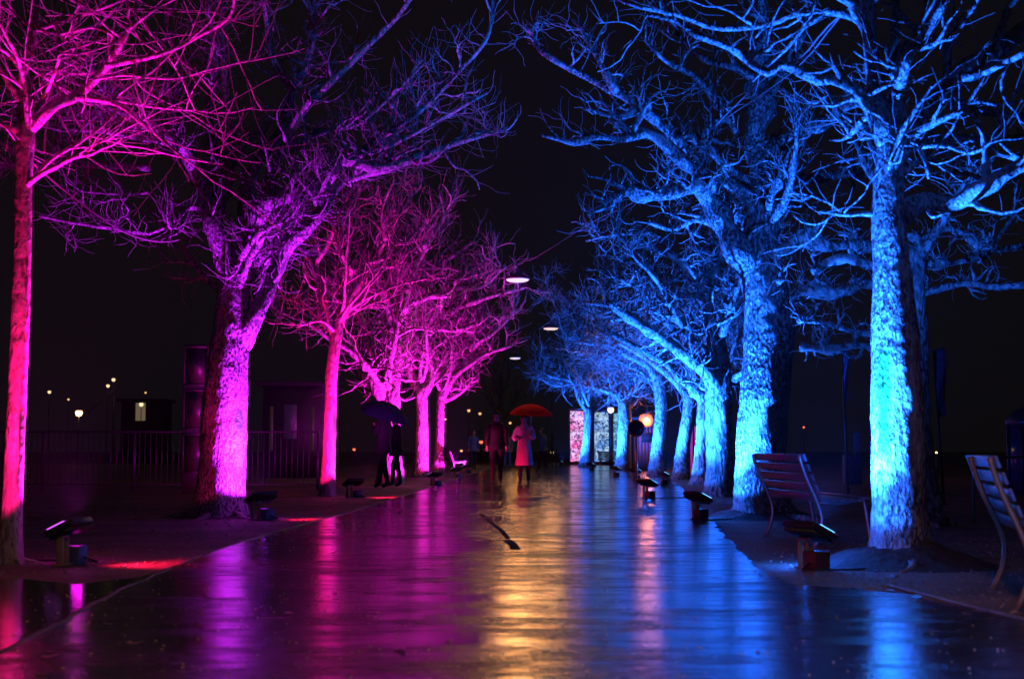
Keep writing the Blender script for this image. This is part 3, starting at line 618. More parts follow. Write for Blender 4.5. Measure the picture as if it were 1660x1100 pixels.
flood(near("R3", -1.35, -.9), T["R3"], "b", "flood light just behind the one with the bright bar", STEEL_D, gr, .86, 4.2, 1.5)
flood(near("R4", -.95, -.25), T["R4"], "b", "small flood light under the bowed blue tree", STEEL_D, gr, .86, 4.2, 1.5)
flood(near("R5", -1.35, -.9), T["R5"], "b", "flood light left of the pink posts", STEEL_D, gr, .86, 4.0, 1.5)
flood(near("R6", -1.35, -.9), T["R6"], "b", "flood light at the foot of the tree beside the kiosk", STEEL_D, gr, .86, 4.0, 1.5)
flood(near("R7", -1.35, -.9), T["R7"], "b", "flood light below the globe lamp", STEEL_D, gr, .86, 4.0, 1.8)
flood(near("R8", -1.35, -.9), T["R8"], "b", "farthest blue flood light, before the glowing panels", STEEL_D, gr, .86, 4.0, 1.8)

flood((1.9, 4.4), T["R0"], "b", "flood light just beyond the right picture edge, nearest to the camera", STEEL_D, gr, .86, 4.0, .02, gp=110)
# ------------------------------------------------------------------ pendant lamps and wires
GLOW = emis("warm_diffuser", (1.0, 0.74, 0.5), 1.0)
def pendant(px, py, D, label, pw=1.0, pos=None, cone=176, bl=.12):
    p = P(px, py, D) if pos is None else Vector(pos)
    t = thing("pendant_lamp", label, "street lamp", p, 0, "lamps hung on wires above the path")
    m = MB(); m.lathe([(0.03, .30), (0.05, .28), (.06, .18), (.12, .13), (.28, .06), (.31, .02), (.31, .0), (.295, 0.0), (.295, .012)], 28); m.build("shade", simple("lamp_shade_grey", (.2, .2, .2), .5, .3), t, True)
    m = MB(); m.lathe([(.292, .004), (.27, -.03), (.19, -.055), (.08, -.065), (.0, -.066)], 28); m.build("diffuser", GLOW, t, True)
    m = MB(); m.tube([(0, 0, .28), (0, 0, .5)], .012, 6); m.build("hanger", STEEL_D, t)
    spot("lamp", p + Vector((0, 0, -.10)), p + Vector((0, 0, -5)), K_PEND * pw, (1.0, .43, .13), cone, bl, t, .28)
    return t
pendant(839, 453, 36, "largest of the glowing lamps hung over the path, nearest", 1.35)
pendant(893, 532, 56, "middle-sized glowing lamp hung over the path, by the blue twigs")
pendant(835, 580, 75, "smallest and lowest of the glowing lamps hung over the path")
pendant(0, 0, 0, "lamp of the hanging row just above the camera, outside the frame", 3.6, (0.1, 1.8, 5.2), 156, .7)
WIRE = simple("wire_cable", (.18, .12, .12), .5)
def wire(name, label, pts, r, cat="wire"):
    q, rr = resample(pts, [r] * len(pts), .3); m = MB(); m.tube(q, rr, 6); return tag(m.build(name, WIRE, None, True), label, cat)
wire("span_wire", "red-lit wire rising from the nearest hanging lamp to the right branches", [P(700, 500, 34), P(838, 428, 36), P(865, 419, 34), P(960, 360, 27), P(1040, 318, 23), P(1230, 135, 14), P(1292, 100, 12), P(1345, 40, 11), P(1420, -20, 10.6)], .009)
wire("power_cable", "thick cable sagging between the young tree and the forked violet tree", [P(42, 255, 11.5), P(100, 305, 13), P(160, 350, 14.5), P(210, 380, 15.5), P(260, 392, 16.5), P(300, 386, 17.3), P(325, 373, 17.7)], .010, "cable")
wire("span_wire", "thin dark wire beside the red-lit one over the right branches", [P(1180, 190, 16), P(1290, 112, 12), P(1360, 30, 11), P(1440, -40, 10.6)], .006)
wire("ground_cable", "cable trailing over gravel below the nearest right tree", [G(1340, 915) + Vector((0, 0, .012)), G(1380, 905) + Vector((0, 0, .03)), G(1430, 892) + Vector((0, 0, .05)), G(1500, 885) + Vector((0, 0, .05))], .008, "cable")

# ------------------------------------------------------------------ benches
def bench(name, label, p0, p1, side, slat_m, frame_m, group, inset=0.0):
    """p0, p1: feet of the rear legs of the near and far end frame; side: +1 if the seat lies to the right of p0->p1."""
    p0, p1 = Vector((p0[0], p0[1], 0)), Vector((p1[0], p1[1], 0)); ax = (p1 - p0); L = ax.length; ax.normalize()
    out = Vector((ax.y, -ax.x, 0)) * side
    t = thing(name, label, "bench", p0, math.atan2(ax.y, ax.x), group)
    # local: x along the bench, y towards the seat front
    sy = -side
    def q(x, y, z): return (x, sy * y, z)
    for x in (0.0, L - inset):
        m = MB()
        back = [q(x, 0.02, 0), q(x, .075, .12), q(x, .095, .26), q(x, .05, .40), q(x, -.02, .56), q(x, -.07, .70), q(x, -.085, .765)]
        pts, rr = resample(back, [.016] * 7, .05); m.tube(pts, rr, 8)
        m.build("end_frame", frame_m, t, True)
        m = MB(); pts, rr = resample([q(x, .08, .38), q(x, .25, .37), q(x, .45, .41), q(x, .52, .42)], [.014] * 4, .05); m.tube(pts, rr, 8); m.build("seat_rail", frame_m, t, True)
        m = MB(); pts, rr = resample([q(x, .44, .41), q(x, .47, .22), q(x, .50, 0)], [.015] * 3, .05); m.tube(pts, rr, 8); m.build("front_leg", frame_m, t, True)
    tilt = math.atan2(.135, .38)
    for i in range(5):
        z = .415 + i * .082; y = .062 - (z - .40) * .40
        m = MB(); m.box(q(L / 2, y + .022, z), (L + .14, .018, .066), Matrix.Rotation(sy * -tilt * -1, 3, 'X')); m.build("slat", slat_m, t, bevel=.004)
    for i in range(6):
        y = .115 + i * .072; m = MB(); m.box(q(L / 2, y, .395 + .00 * i + (.02 if i > 4 else 0)), (L + .14, .058, .018)); m.build("slat", slat_m, t, bevel=.004)
    return t
bg = "slatted benches beside the avenue"
b1n, b1f = gx(1315, 890), gx(1237, 868)
bench("park_bench", "slatted bench seen end-on, behind the nearest right flood light", b1n, b1f, 1, SLAT, STEEL, bg)
WARM_STEEL = simple("steel_frame_warm_lit", (.42, .27, .12), .42, .35, .2, 10)  # warm lamplight on the steel frame, put into its colour
bench("park_bench", "slatted bench cut by the right picture edge, with bronze-lit curved leg", gx(1640, 990), (2.86, 8.75), 1, SLAT, WARM_STEEL, bg, .45)
bench("park_bench", "pink-lit bench beyond the farthest magenta trees", (P(735, 765, 52).x, 50.5), (P(722, 765, 55).x, 53.2), 1, SLAT, STEEL, bg)
bench("park_bench", "far blue-lit bench between the glowing panels", (P(1000, 757, 63).x, 63), (P(972, 757, 63).x, 63.2), 1, SLAT, STEEL, bg)
bench("park_bench", "dark bench right of the farthest magenta tree, behind the pink-lit one", (P(742, 762, 60).x, 59), (P(733, 762, 62).x, 61.5), 1, SLAT, STEEL, bg)
# steel hoop rail behind the right bench
m = MB(); a, b = G(1580, 849), G(1700, 849); pts, rr = resample([a, Vector((a.x, a.y, .65)), Vector((a.x + .06, a.y, .72)), Vector((b.x - .06, b.y, .72)), Vector((b.x, b.y, .65)), b], [.014] * 6, .08); m.tube(pts, rr, 8)
tag(m.build("hoop_rail", STEEL_D, None, True), "thin dark steel hoop rail standing behind the bench at the right edge", "railing")

# ------------------------------------------------------------------ people
SKIN = simple("skin", (.55, .36, .28), .5, 0, .08, 20)
def cloth(name, c): return simple(name, c, .8, 0, .25, 30, .2)
def person(label, base, H, yaw, top, legs, shoe, hair, arms, coat=None, hem=.42, stride=.10, hat=False, group=None, flare=1.0, lean=0.0):
    t = thing("person", label, "person", (base[0], base[1], 0), yaw, group)
    # body: one skinned surface
    V, E, Rd = [], [], []
    def v(p, r, par=None):
        V.append(Vector(p) * H); Rd.append(r * H if not isinstance(r, tuple) else (r[0] * H, r[1] * H))
        if par is not None: E.append((par, len(V) - 1))
        return len(V) - 1
    pel = v((0, 0, .53), (.085, .062)); sp = v((0, .005, .62), (.072, .055), pel); ch = v((0, .01 + lean * .5, .74), (.085, .060), sp); nk = v((0, .012 + lean, .835), .033, ch)
    hb = v((0, .022 + lean, .872), (.040, .048), nk); hm = v((0, .026 + lean, .922), (.045, .056), hb); v((0, .016 + lean, .968), (.036, .043), hm)
    hands = []
    for s in (-1, 1):
        el, wr, hd = arms[0 if s < 0 else 1]
        sh = v((s * .098, .01 + lean, .805), .038, ch); e = v(el, .026, sh); w_ = v(wr, .018, e); h_ = v(hd, (.020, .014), w_); hands.append((Vector(wr) * H, Vector(hd) * H))
    for s in (-1, 1):
        f = stride * s
        hp = v((s * .05, 0, .50), .058, pel); kn = v((s * .052, f * .6 + .02, .285), .040, hp); an = v((s * .055, f, .05), .026, kn); v((s * .062, f + .085, .02), (.024, .018), an)
    me = bpy.data.meshes.new("body"); me.from_pydata(V, E, []); o = bpy.data.objects.new("body", me); C.objects.link(o)
    sk = o.modifiers.new("skin", 'SKIN'); sv = me.skin_vertices[0].data
    for i, r in enumerate(Rd): sv[i].radius = r if isinstance(r, tuple) else (r, r)
    sv[0].use_root = True
    sb = o.modifiers.new("sub", 'SUBSURF'); sb.levels = 2; sb.render_levels = 2
    dg = bpy.context.evaluated_depsgraph_get(); me2 = bpy.data.meshes.new_from_object(o.evaluated_get(dg))
    bpy.data.objects.remove(o); bm = bmesh.new(); bm.from_mesh(me2)
    def bump_in(c, rad, k=8):
        r = bmesh.ops.create_icosphere(bm, subdivisions=2, radius=1.0)
        for q in r["verts"]: q.co = Vector((q.co.x * rad[0], q.co.y * rad[1], q.co.z * rad[2])) * H + Vector(c) * H
    bump_in((0, .083 + lean, .918), (.009, .014, .016)); bump_in((0, .062 + lean, .885), (.022, .022, .016))          # nose, chin
    for s in (-1, 1): bump_in((s * .047, .02 + lean, .92), (.008, .014, .02))                                          # ears
    for s in (-1, 1): bump_in((s * .018, .072 + lean, .934), (.008, .007, .005))                                       # eyes
    for (w_, h_) in hands:                                                                                              # five fingers each
        d = (h_ - w_).normalized(); sd = d.cross(Vector((0, 1, 0.2))).normalized(); up = sd.cross(d)
        for i in range(5):
            th = i == 4; root = h_ + sd * (.012 - .008 * i) * H if not th else h_ - d * .01 * H + sd * .018 * H
            ln = (.032, .037, .034, .026, .026)[i] * H
            mb = MB(); dd = d if not th else (d + sd * .8).normalized()
            mb.tube([root, root + dd * ln * .5, root + dd * ln * .85 + up * ln * .25], [.0055 * H, .005 * H, .0035 * H], 6)
            tm = mb.mesh("f"); bm.from_mesh(tm); bpy.data.meshes.remove(tm)
    bm.to_mesh(me2); bm.free()
    me2.materials.clear()
    for mt in (top, legs, shoe, SKIN): me2.materials.append(mt)
    for p in me2.polygons:
        p.use_smooth = True; z = p.center.z / H; hand = min((p.center - h_).length for (w_, h_) in hands) < .045 * H
        p.material_index = 3 if (z > .845 or hand) else (2 if z < .065 else (1 if z < .52 else 0))
    bo = bpy.data.objects.new("body", me2); C.objects.link(bo); bo.parent = t; me2.name = "body"
    # hair
    m = MB(); m.lathe([(.001, .052), (.028, .048), (.046, .028), (.053, .0), (.052, -.03), (.046, -.052)], 16, (0, .006 + lean, .935), 1, 1.12); vs = m.v[0]
    vs[:, 2] += np.where(vs[:, 1] > .035, .03 * (vs[:, 1] - .035) / .03, 0); m.v[0] = vs * H; m.build("hair" if not hat else "hat", hair, t, True)
    if hat:
        m = MB(); m.lathe([(.05, .0), (.075, -.006), (.076, -.001), (.05, .006)], 20, (0, .016 + lean, .955), 1, 1.15); m.v[0] *= H; m.build("hat_brim", hair, t, True)
    if coat:
        m = MB(); k = 24; a = np.arange(k) * 2 * math.pi / k
        prof = [(hem, .115 * flare, .10 * flare), (hem + .08, .108 * flare, .094), (.55, .098, .082), (.64, .088, .072), (.72, .096, .075), (.79, .100, .066), (.815, .085, .055), (.835, .052, .046), (.85, .044, .044)]
        vs = [(rx * math.cos(b) * (1 + .05 * math.sin(6 * b + z * 9) * (z < .6)), ry * math.sin(b) + lean * max(0, (z - .6) / .25) + .008, z) for z, rx, ry in prof for b in a]
        n = len(prof); i = np.arange(n - 1)[:, None] * k; j = np.arange(k)[None, :]; j2 = (j + 1) % k
        m.add(np.array(vs) * H, [np.stack([i + j, i + j2, i + k + j2, i + k + j], -1).reshape(-1, 4)])
        for s in (-1, 1):
            el, wr, hd = arms[0 if s < 0 else 1]; pts, rr = resample([Vector((s * .05, .012 + lean, .802)), Vector((s * .088, .01 + lean, .785)), Vector((s * .112, .006 + lean, .74)), Vector(el), Vector(el).lerp(Vector(wr), .85)], [.018, .034, .040, .036, .030], .03); m.tube(pts * H, rr * H, 12)
        m.build("coat", coat, t, True)
    return t
NAVY = cloth("navy_cloth", (.02, .024, .035)); BLACK = cloth("black_cloth", (.012, .012, .014)); LEATHER = simple("black_leather", (.02, .018, .018), .4)
PINKC = cloth("pale_wool_coat", (.66, .42, .55)); TEAL = cloth("teal_jacket", (.08, .32, .4)); HAIRD = simple("dark_hair", (.03, .02, .018), .5); GREYC = cloth("grey_cloth", (.18, .19, .22)); BLUEC = cloth("blue_jacket", (.08, .14, .4))
DOWN = (((-.125, .0, .66), (-.13, .03, .52), (-.128, .045, .475)), ((.125, .0, .66), (.13, .03, .52), (.128, .045, .475)))
pm = G(805, 785); pw = G(850, 785)
person("man in dark coat and trousers walking down the middle of the path", pm, 1.76, R(182), BLACK, BLACK, LEATHER, BLACK, DOWN, BLACK, .46, .09, hat=False)
# the woman's own right hand is on the picture's left; yaw 180 mirrors x
person("woman in long pale coat under a red umbrella, holding a phone", pw, 1.68, R(176), PINKC, BLACK, LEATHER, HAIRD,
    (((-.13, .03, .66), (-.085, .13, .70), (-.07, .15, .735)), ((.14, .02, .65), (.08, .12, .64), (.06, .135, .655))), PINKC, .27, .05, flare=1.1)
def umbrella(label, tip, rad, col, tiltx=0, tilty=0, shaft=.75, k=8):
    t = thing("umbrella", label, "umbrella", tip, 0); t.rotation_euler = (R(tiltx), R(tilty), 0)
    m = MB(); n = 7; vs = [(0, 0, 0)]
    for i in range(1, n + 1):
        f = i / n
        for j in range(k * 4):
            a = j * 2 * math.pi / (k * 4); sc = abs(math.sin(a * k / 2)); r = rad * math.sin(f * 1.25) / math.sin(1.25) * (1 - .07 * f * sc)
            vs.append((r * math.cos(a), r * math.sin(a), -rad * .52 * (1 - math.cos(f * 1.25)) / (1 - math.cos(1.25)) + .03 * f * sc * rad))
    K = k * 4; tr = [[0, 1 + j, 1 + (j + 1) % K] for j in range(K)]; qd = [[1 + (i - 1) * K + j, 1 + i * K + j, 1 + i * K + (j + 1) % K, 1 + (i - 1) * K + (j + 1) % K] for i in range(1, n) for j in range(K)]
    m.add(vs, [tr, qd]); m.build("canopy", col, t, True)
    for j in range(k):
        a = j * 2 * math.pi / k; m = MB(); m.tube([(.02 * math.cos(a), .02 * math.sin(a), -.01), (rad * .55 * math.cos(a), rad * .55 * math.sin(a), -.17 * rad), (rad * .98 * math.cos(a), rad * .98 * math.sin(a), -rad * .52)], .004, 5); m.build("rib", STEEL_D, t)
    m = MB(); m.tube([(0, 0, .05), (0, 0, -shaft)], .007, 8); m.build("shaft", STEEL, t, True)
    m = MB(); pts, rr = resample([(0, 0, -shaft), (0, 0, -shaft - .10), (.03, 0, -shaft - .13), (.05, 0, -shaft - .10)], [.012] * 4, .02); m.tube(pts, rr, 8); m.build("handle", RUBBER, t, True)
    return t
def thin_cloth(name, c):
    m, t, p = nodes(name); p.inputs["Base Color"].default_value = c + (1,); p.inputs["Roughness"].default_value = .8; p.inputs["Specular IOR Level"].default_value = .1
    tr = N(t, "ShaderNodeBsdfTranslucent", i_Color=c + (1,)); mx = t.nodes.new("ShaderNodeMixShader"); mx.inputs[0].default_value = .5
    t.links.new(p.outputs[0], mx.inputs[1]); t.links.new(tr.outputs[0], mx.inputs[2]); t.links.new(mx.outputs[0], t.nodes["Material Output"].inputs[0]); return m
REDN = thin_cloth("red_umbrella_nylon", (.85, .004, .03)); BLUN = thin_cloth("dark_blue_nylon", (.03, .07, .14))
umbrella("open red umbrella held by the woman in the pale coat", P(862, 655, 34.1), .52, REDN, 4, 3, .78)
m = MB(); hp = P(846, 703, 33.9); m.box(hp, (.075, .012, .15), Matrix.Rotation(R(20), 3, 'Y')); tag(m.build("phone", RUBBER, None, bevel=.005), "dark phone held up by the woman in the pale coat", "phone")
HOLD = (((-.12, .03, .67), (-.05, .11, .73), (-.03, .12, .76)), ((.125, .0, .66), (.13, .03, .52), (.128, .045, .475)))
pu = G(622, 791)
person("person in dark clothes standing under a dark blue umbrella by the trees", pu, 1.78, R(60), NAVY, BLACK, LEATHER, HAIRD, HOLD, NAVY, .42, .10)
umbrella("dark blue umbrella tilted over the person by the magenta trees", P(624, 652, pu.y - .1), .50, BLUN, 16, 14, .70)
pu2 = G(643, 789)
person("second dark-clothed person close behind the umbrella holder", pu2, 1.62, R(75), BLACK, NAVY, LEATHER, HAIRD, DOWN, BLACK, .42, .08)
umbrella("second dark blue umbrella, lower and nearer the fork of the magenta tree", P(640, 664, pu2.y), .42, BLUN, 8, 20, .66)
person("person in teal jacket behind the red umbrella, facing the trees", G(880, 764), 1.68, R(120), TEAL, NAVY, LEATHER, HAIRD, DOWN, TEAL, .48, .07)
person("far person in blue jacket left of the man in the dark coat", G(767, 761), 1.70, R(200), BLUEC, NAVY, LEATHER, HAIRD, DOWN, BLUEC, .46, .06)
person("far person in grey between the man and the woman", G(823, 760), 1.66, R(160), GREYC, BLUEC, LEATHER, HAIRD, DOWN, GREYC, .44, .06)

# ------------------------------------------------------------------ left background: fence, poster pillar, pavilion, town lights
FENCE = simple("fence_paint", (.05, .042, .052), .45, .3)
fy = 29.0; fx0, fx1 = P(-80, 700, fy).x, P(515, 700, fy).x
fr = thing("fence", "dark bar fence with a faint purple top rail behind the left trees", "fence", (fx0, fy, 0))
m = MB(); m.box(((fx1 - fx0) / 2, 0, 1.18), (fx1 - fx0, .05, .04)); m.build("rail", FENCE, fr)
m = MB(); m.box(((fx1 - fx0) / 2, 0, .12), (fx1 - fx0, .04, .03)); m.build("rail", FENCE, fr)
mb = MB(); mb.box((0, 0, .65), (.016, .016, 1.02)); bar = mb.build("bar", FENCE, fr); nb = int((fx1 - fx0) / .115)
bar.location = (.05, 0, 0)
for i in range(1, nb):
    c = copy_obj(bar, fr); c.location = (.05 + i * .115, 0, 0)
mb = MB(); mb.box((0, 0, .6), (.05, .06, 1.2)); po = mb.build("post", FENCE, fr); po.location = (0.0, .06, 0)
for i in range(1, 5): c = copy_obj(po, fr); c.location = (i * (fx1 - fx0) / 4, .06, 0)
# stacked picture pillar
def picture(name, seed, a, b):
    m, t, p = nodes(name); co = coords(t, (1, 1, 1), (0, 0, 0), "Generated"); n = noise_(t, co, 3.2, 3, .5); n2 = N(t, "ShaderNodeTexNoise", i_Scale=1.7, i_Detail=2.0); n2.noise_dimensions = '4D'; n2.inputs["W"].default_value = seed; t.links.new(co, n2.inputs["Vector"])
    t.links.new(mixc(t, a, b, ramp(t, n2.outputs[0], [(.42, 0), (.55, 1)])), p.inputs["Base Color"]); p.inputs["Roughness"].default_value = .4; return m
py_ = 27.0; pc = P(316, 690, py_)
pp = thing("poster_pillar", "tall square pillar of three stacked framed pictures behind the fence", "poster pillar", (pc.x, py_, 0), R(12))
m = MB(); m.box((0, 0, 1.4), (.46, .46, 2.8)); m.build("pillar", simple("pillar_grey", (.03, .028, .03), .6), pp, bevel=.01)
for i in range(3):
    z = .75 + i * .82
    m = MB()
    for (cx, cz, w, h) in ((-.21, z, .04, .76), (.21, z, .04, .76), (0, z + .36, .46, .04), (0, z - .36, .46, .04)): m.box((cx, -.245, cz), (w, .03, h))
    fo = m.build("picture_frame", simple("frame_pale", (.06, .055, .06), .6), pp)
    m = MB(); m.box((0, -.236, z), (.37, .008, .67)); m.build("picture", picture("portrait_print", i * 3.3, (.01, .01, .02), (.06, .04, .035)), fo)
# low pavilion with lit panel
v0, v1 = P(425, 690, 42), P(520, 690, 42)
pv = thing("pavilion", "low dark pavilion behind the fence with a dim purple banner panel", "pavilion", ((v0.x + v1.x) / 2, 42, 0))
wv = v1.x - v0.x; DARKW = simple("dark_wall", (.015, .015, .018), .8)
m = MB(); m.box((0, .9, 1.35), (wv, 1.6, 2.7)); m.build("wall", DARKW, pv)
m = MB(); m.box((0, .8, 2.78), (wv + .4, 2.1, .12)); m.build("roof", DARKW, pv, bevel=.02)
m = MB(); m.box((-.05, .075, 1.65), (.38, .03, 1.0)); m.build("banner", emis("dim_purple_panel", (.25, .10, .45), .03, (.05, .04, .06)), pv)
for sx in (-.5, .5):
    m = MB(); m.box((sx * wv * .7, .085, 1.45), (.10, .03, 1.3)); m.build("window", emis("dim_window", (.9, .6, .25), .012, (.03, .03, .03)), pv)
LAMPW = emis("distant_lamp", (1.0, .55, .18), 9.0); LAMPC = emis("distant_cool_lamp", (1.0, .66, .34), 1.5); LAMPS = emis("distant_dim_lamp", (1.0, .5, .2), 1.4); LAMPR = emis("distant_red_lamp", (1.0, .12, .05), 2.5)
def far_lamp(px, py, D, r, mat, label):
    p = P(px, py, D); t = thing("street_lamp", label, "street lamp", (p.x, D, 0), 0, "distant town street lamps")
    m = MB(); m.tube([(0, 0, 0), (0, 0, p.z)], [.035, .022], 8); m.build("pole", STEEL_D, t, True)
    m = MB(); m.lathe([(.001, -r), (r * .7, -r * .7), (r, 0), (r * .7, r * .7), (.001, r)], 12, (0, 0, p.z)); m.build("lamp_globe", mat, t, True)
    m = MB(); m.lathe([(r * 1.2, r * .6), (r * .8, r * 1.2), (.02, r * 1.5)], 12, (0, 0, p.z)); m.build("lamp_cap", STEEL_D, t, True)
for a in [(80, 635, 90, .11, LAMPC, "small pale distant lamp, leftmost over the fence"), (128, 669, 80, .20, LAMPW, "brightest orange distant lamp low over the fence"), (111, 647, 100, .08, LAMPS, "dim distant lamp left of the brightest orange one"),
    (175, 625, 95, .12, LAMPC, "distant lamp, lower of the close pair above the mast"), (184, 615, 95, .13, LAMPC, "distant lamp, higher of the close pair above the mast"), (229, 655, 85, .14, LAMPC, "pale distant lamp by the lit doorway"), (236, 636, 100, .07, LAMPS, "dim distant lamp above the lit doorway"),
    (574, 728, 70, .07, LAMPR, "tiny red distant lamp right of the thin red-lit tree"), (760, 665, 110, .12, LAMPS, "distant amber lamp above the blue-jacketed person"), (778, 670, 115, .12, LAMPS, "distant amber lamp just left of the dark-coated man"), (748, 730, 105, .10, LAMPS, "low distant amber lamp left of the blue-jacketed person"),
    (722, 679, 120, .10, LAMPS, "faint distant amber lamp above the far bench"), (827, 685, 105, .10, LAMPS, "faint amber lamp between man and red umbrella"), (895, 733, 95, .11, LAMPC, "pale low lamp right of the teal jacket"), (780, 716, 95, .12, LAMPR, "red distant lamp beside the blue-jacketed person"),
    (1303, 692, 70, .05, LAMPR, "tiny red lamp in the dark right of the gnarled blue tree"), (1518, 733, 40, .03, LAMPW, "tiny orange lamp below the banner on the right"), (812, 700, 120, .07, LAMPS, "dim amber lamp in the gap behind the man")]: far_lamp(*a)
# lit doorway booth and mast
bp = P(230, 660, 88); bt = thing("booth", "small distant booth with a softly lit doorway over the fence", "booth", (bp.x, 88, 0))
m = MB(); m.box((0, 1.2, 1.9), (2.6, 2.2, 3.8)); m.build("wall", DARKW, bt); m = MB(); m.box((0, 1.1, 3.9), (3.0, 2.8, .18)); m.build("roof", DARKW, bt)
m = MB(); m.box((-.1, .08, 3.2), (.6, .04, 1.1)); m.build("door", emis("lit_door", (1, .75, .4), .12), bt)
mp = P(184, 700, 96); mt = thing("mast", "thin distant mast with cross arm carrying two lamps", "mast", (mp.x, 96, 0))
m = MB(); m.tube([(0, 0, 0), (0, 0, 5.3)], [.12, .06], 8); m.build("pole", STEEL, mt, True); m = MB(); m.tube([(-1.8, 0, 3.3), (.1, 0, 5.0)], .05, 6); m.build("arm", STEEL, mt, True)

# ------------------------------------------------------------------ right background
def flower_panel(name, seed, a, b, s):
    m, t, p = nodes(name); co = coords(t, (1, 1, 1)); v = N(t, "ShaderNodeTexVoronoi", i_Scale=9.0, i_Randomness=1.0); t.links.new(co, v.inputs["Vector"])
    n = noise_(t, co, 7, 4, .7, 1.2); n2 = noise_(t, co, 1.3, 2)
    c = mixc(t, a, b, ramp(t, n2, [(.4, 0), (.6, 1)])); msk = ramp(t, n, [(.47, 0.03), (.53, 1.0)])
    t.links.new(mixc(t, (0, 0, .02), c, msk), p.inputs["Emission Color"]); p.inputs["Emission Strength"].default_value = s; p.inputs["Base Color"].default_value = (.1, .1, .1, 1); return m
def light_panel(px0, px1, py0, D, label, mat):
    a, b = P(px0, py0, D), P(px1, py0, D); w = b.x - a.x; t = thing("light_panel", label, "light panel", ((a.x + b.x) / 2, D, 0), 0, "glowing panels at the end of the avenue")
    m = MB(); m.box((0, 0, a.z / 2 + .05), (w - .1, .06, a.z - .3)); m.build("screen", mat, t)
    m = MB()
    for sx in (-1, 1): m.box((sx * w / 2, 0, a.z / 2), (.08, .10, a.z))
    m.box((0, 0, a.z), (w + .08, .10, .08)); m.box((0, 0, .06), (w - .08, .14, .12)); m.build("frame", simple("panel_frame", (.2, .05, .12), .5), t)
light_panel(923, 948, 663, 80, "pink and white glowing speckled panel left of the farthest blue tree", flower_panel("pink_screen", 1, (1.0, .18, .6), (.75, .55, 1.0), 1.5))
light_panel(962, 988, 665, 80, "pale blue glowing speckled panel right of the farthest blue tree", flower_panel("blue_screen", 2, (.15, .4, 1.0), (.5, .75, 1.0), 1.1))
light_panel(993, 1006, 667, 82, "narrow blue glowing panel behind the globe lamp tree", flower_panel("cyan_screen", 3, (.1, .5, 1.0), (.3, .8, 1.0), .9))
far_lamp(990, 664, 72, .17, emis("globe_glow", (1, .62, .28), 3.0), "glowing globe lamp above the pale blue panel")
# round sign on a post
sg = G(1032, 786); st = thing("road_sign", "round dark road sign with dull red rim on a post", "road sign", (sg.x, sg.y, 0)); zc = P(1032, 694, sg.y).z
m = MB(); m.tube([(0, 0, 0), (0, 0, zc + .1)], .03, 10); m.build("post", STEEL, st, True)
rx = Matrix.Rotation(R(90), 3, 'X')
def disc(r0, r1, y, d, k=40):
    m = MB(); a = np.arange(k) * 2 * math.pi / k; vs = []
    for (r, yy) in ((r0, y), (r1, y), (r1, y + d), (r0, y + d)): vs += [(r * math.cos(b), yy, zc + r * math.sin(b)) for b in a]
    fs = [[q * k + j, q * k + (j + 1) % k, ((q + 1) % 4) * k + (j + 1) % k, ((q + 1) % 4) * k + j] for q in range(4) for j in range(k)]; m.add(vs, [fs]); return m
disc(.148, .20, -.052, .02).build("rim", simple("sign_red", (.12, .025, .035), .7), st, True)
m = disc(.001, .148, -.047, .012); m.build("face", simple("sign_blue", (.006, .008, .022), .7, 0, .25, 12, 0, .2), st)
# kiosk with red glowing lantern
kp = P(1052, 700, 60); ks = thing("kiosk", "maroon kiosk with dark hatch behind the blue trees", "kiosk", (kp.x, 60, 0)); MAR = simple("maroon_boards", (.30, .09, .09), .55)
for i in range(8):
    m = MB(); m.box((-.49 + i * .14, 0, 1.05), (.13, .05, 2.1)); m.build("plank", MAR, ks)
m = MB(); m.box((0, .55, 1.05), (1.12, 1.0, 2.08)); m.build("wall", MAR, ks); m = MB(); m.box((0, .45, 2.16), (1.4, 1.4, .10)); m.build("roof", DARKW, ks, bevel=.02)
m = MB(); m.box((-.05, -.04, 1.35), (.5, .03, .4)); m.build("hatch", DARKW, ks)
lp = P(1047, 681, 58.9); lt = thing("lantern", "glowing orange-red lantern hanging in front of the maroon kiosk", "lantern", lp)
m = MB(); m.lathe([(.10, -.26), (.24, -.2), (.30, 0), (.24, .2), (.10, .26)], 16); m.build("lamp_shade", emis("lantern_red", (1.0, .13, .04), 2.2), lt, True)
m = MB(); m.lathe([(.001, -.08), (.15, 0.0), (.001, .1)], 12, (.0, -.2, .02)); m.build("bulb", emis("lantern_bulb", (1, .7, .4), 9), lt, True)
m = MB(); m.tube([(0, 0, .26), (0, 0, .5), (0, .5, .5)], .015, 6); m.build("bracket", STEEL_D, lt)
l = bpy.data.lights.new("lantern_light", 'POINT'); l.energy = 60; l.color = (1, .25, .08); l.shadow_soft_size = .2; lo_ = bpy.data.objects.new("lantern_light", l); C.objects.link(lo_); lo_.parent = lt; lo_.location = (0, -.5, -.1)
# pink posts
for px in (1121, 1128):
    q = P(px, 730, 43); z0 = P(px, 690, 43).z; m = MB(); m.box((0, 0, z0 / 2), (.07, .07, z0)); o = m.build("marker_post", emis("pink_tube", (.9, .03, .25), .32, (.3, .05, .1)), None, bevel=.01); o.location = (q.x, 43, 0)
    tag(o, "slim pink glowing post, " + ("left" if px < 1125 else "right") + " one of the two between blue trunks", "post", "pink glowing posts")
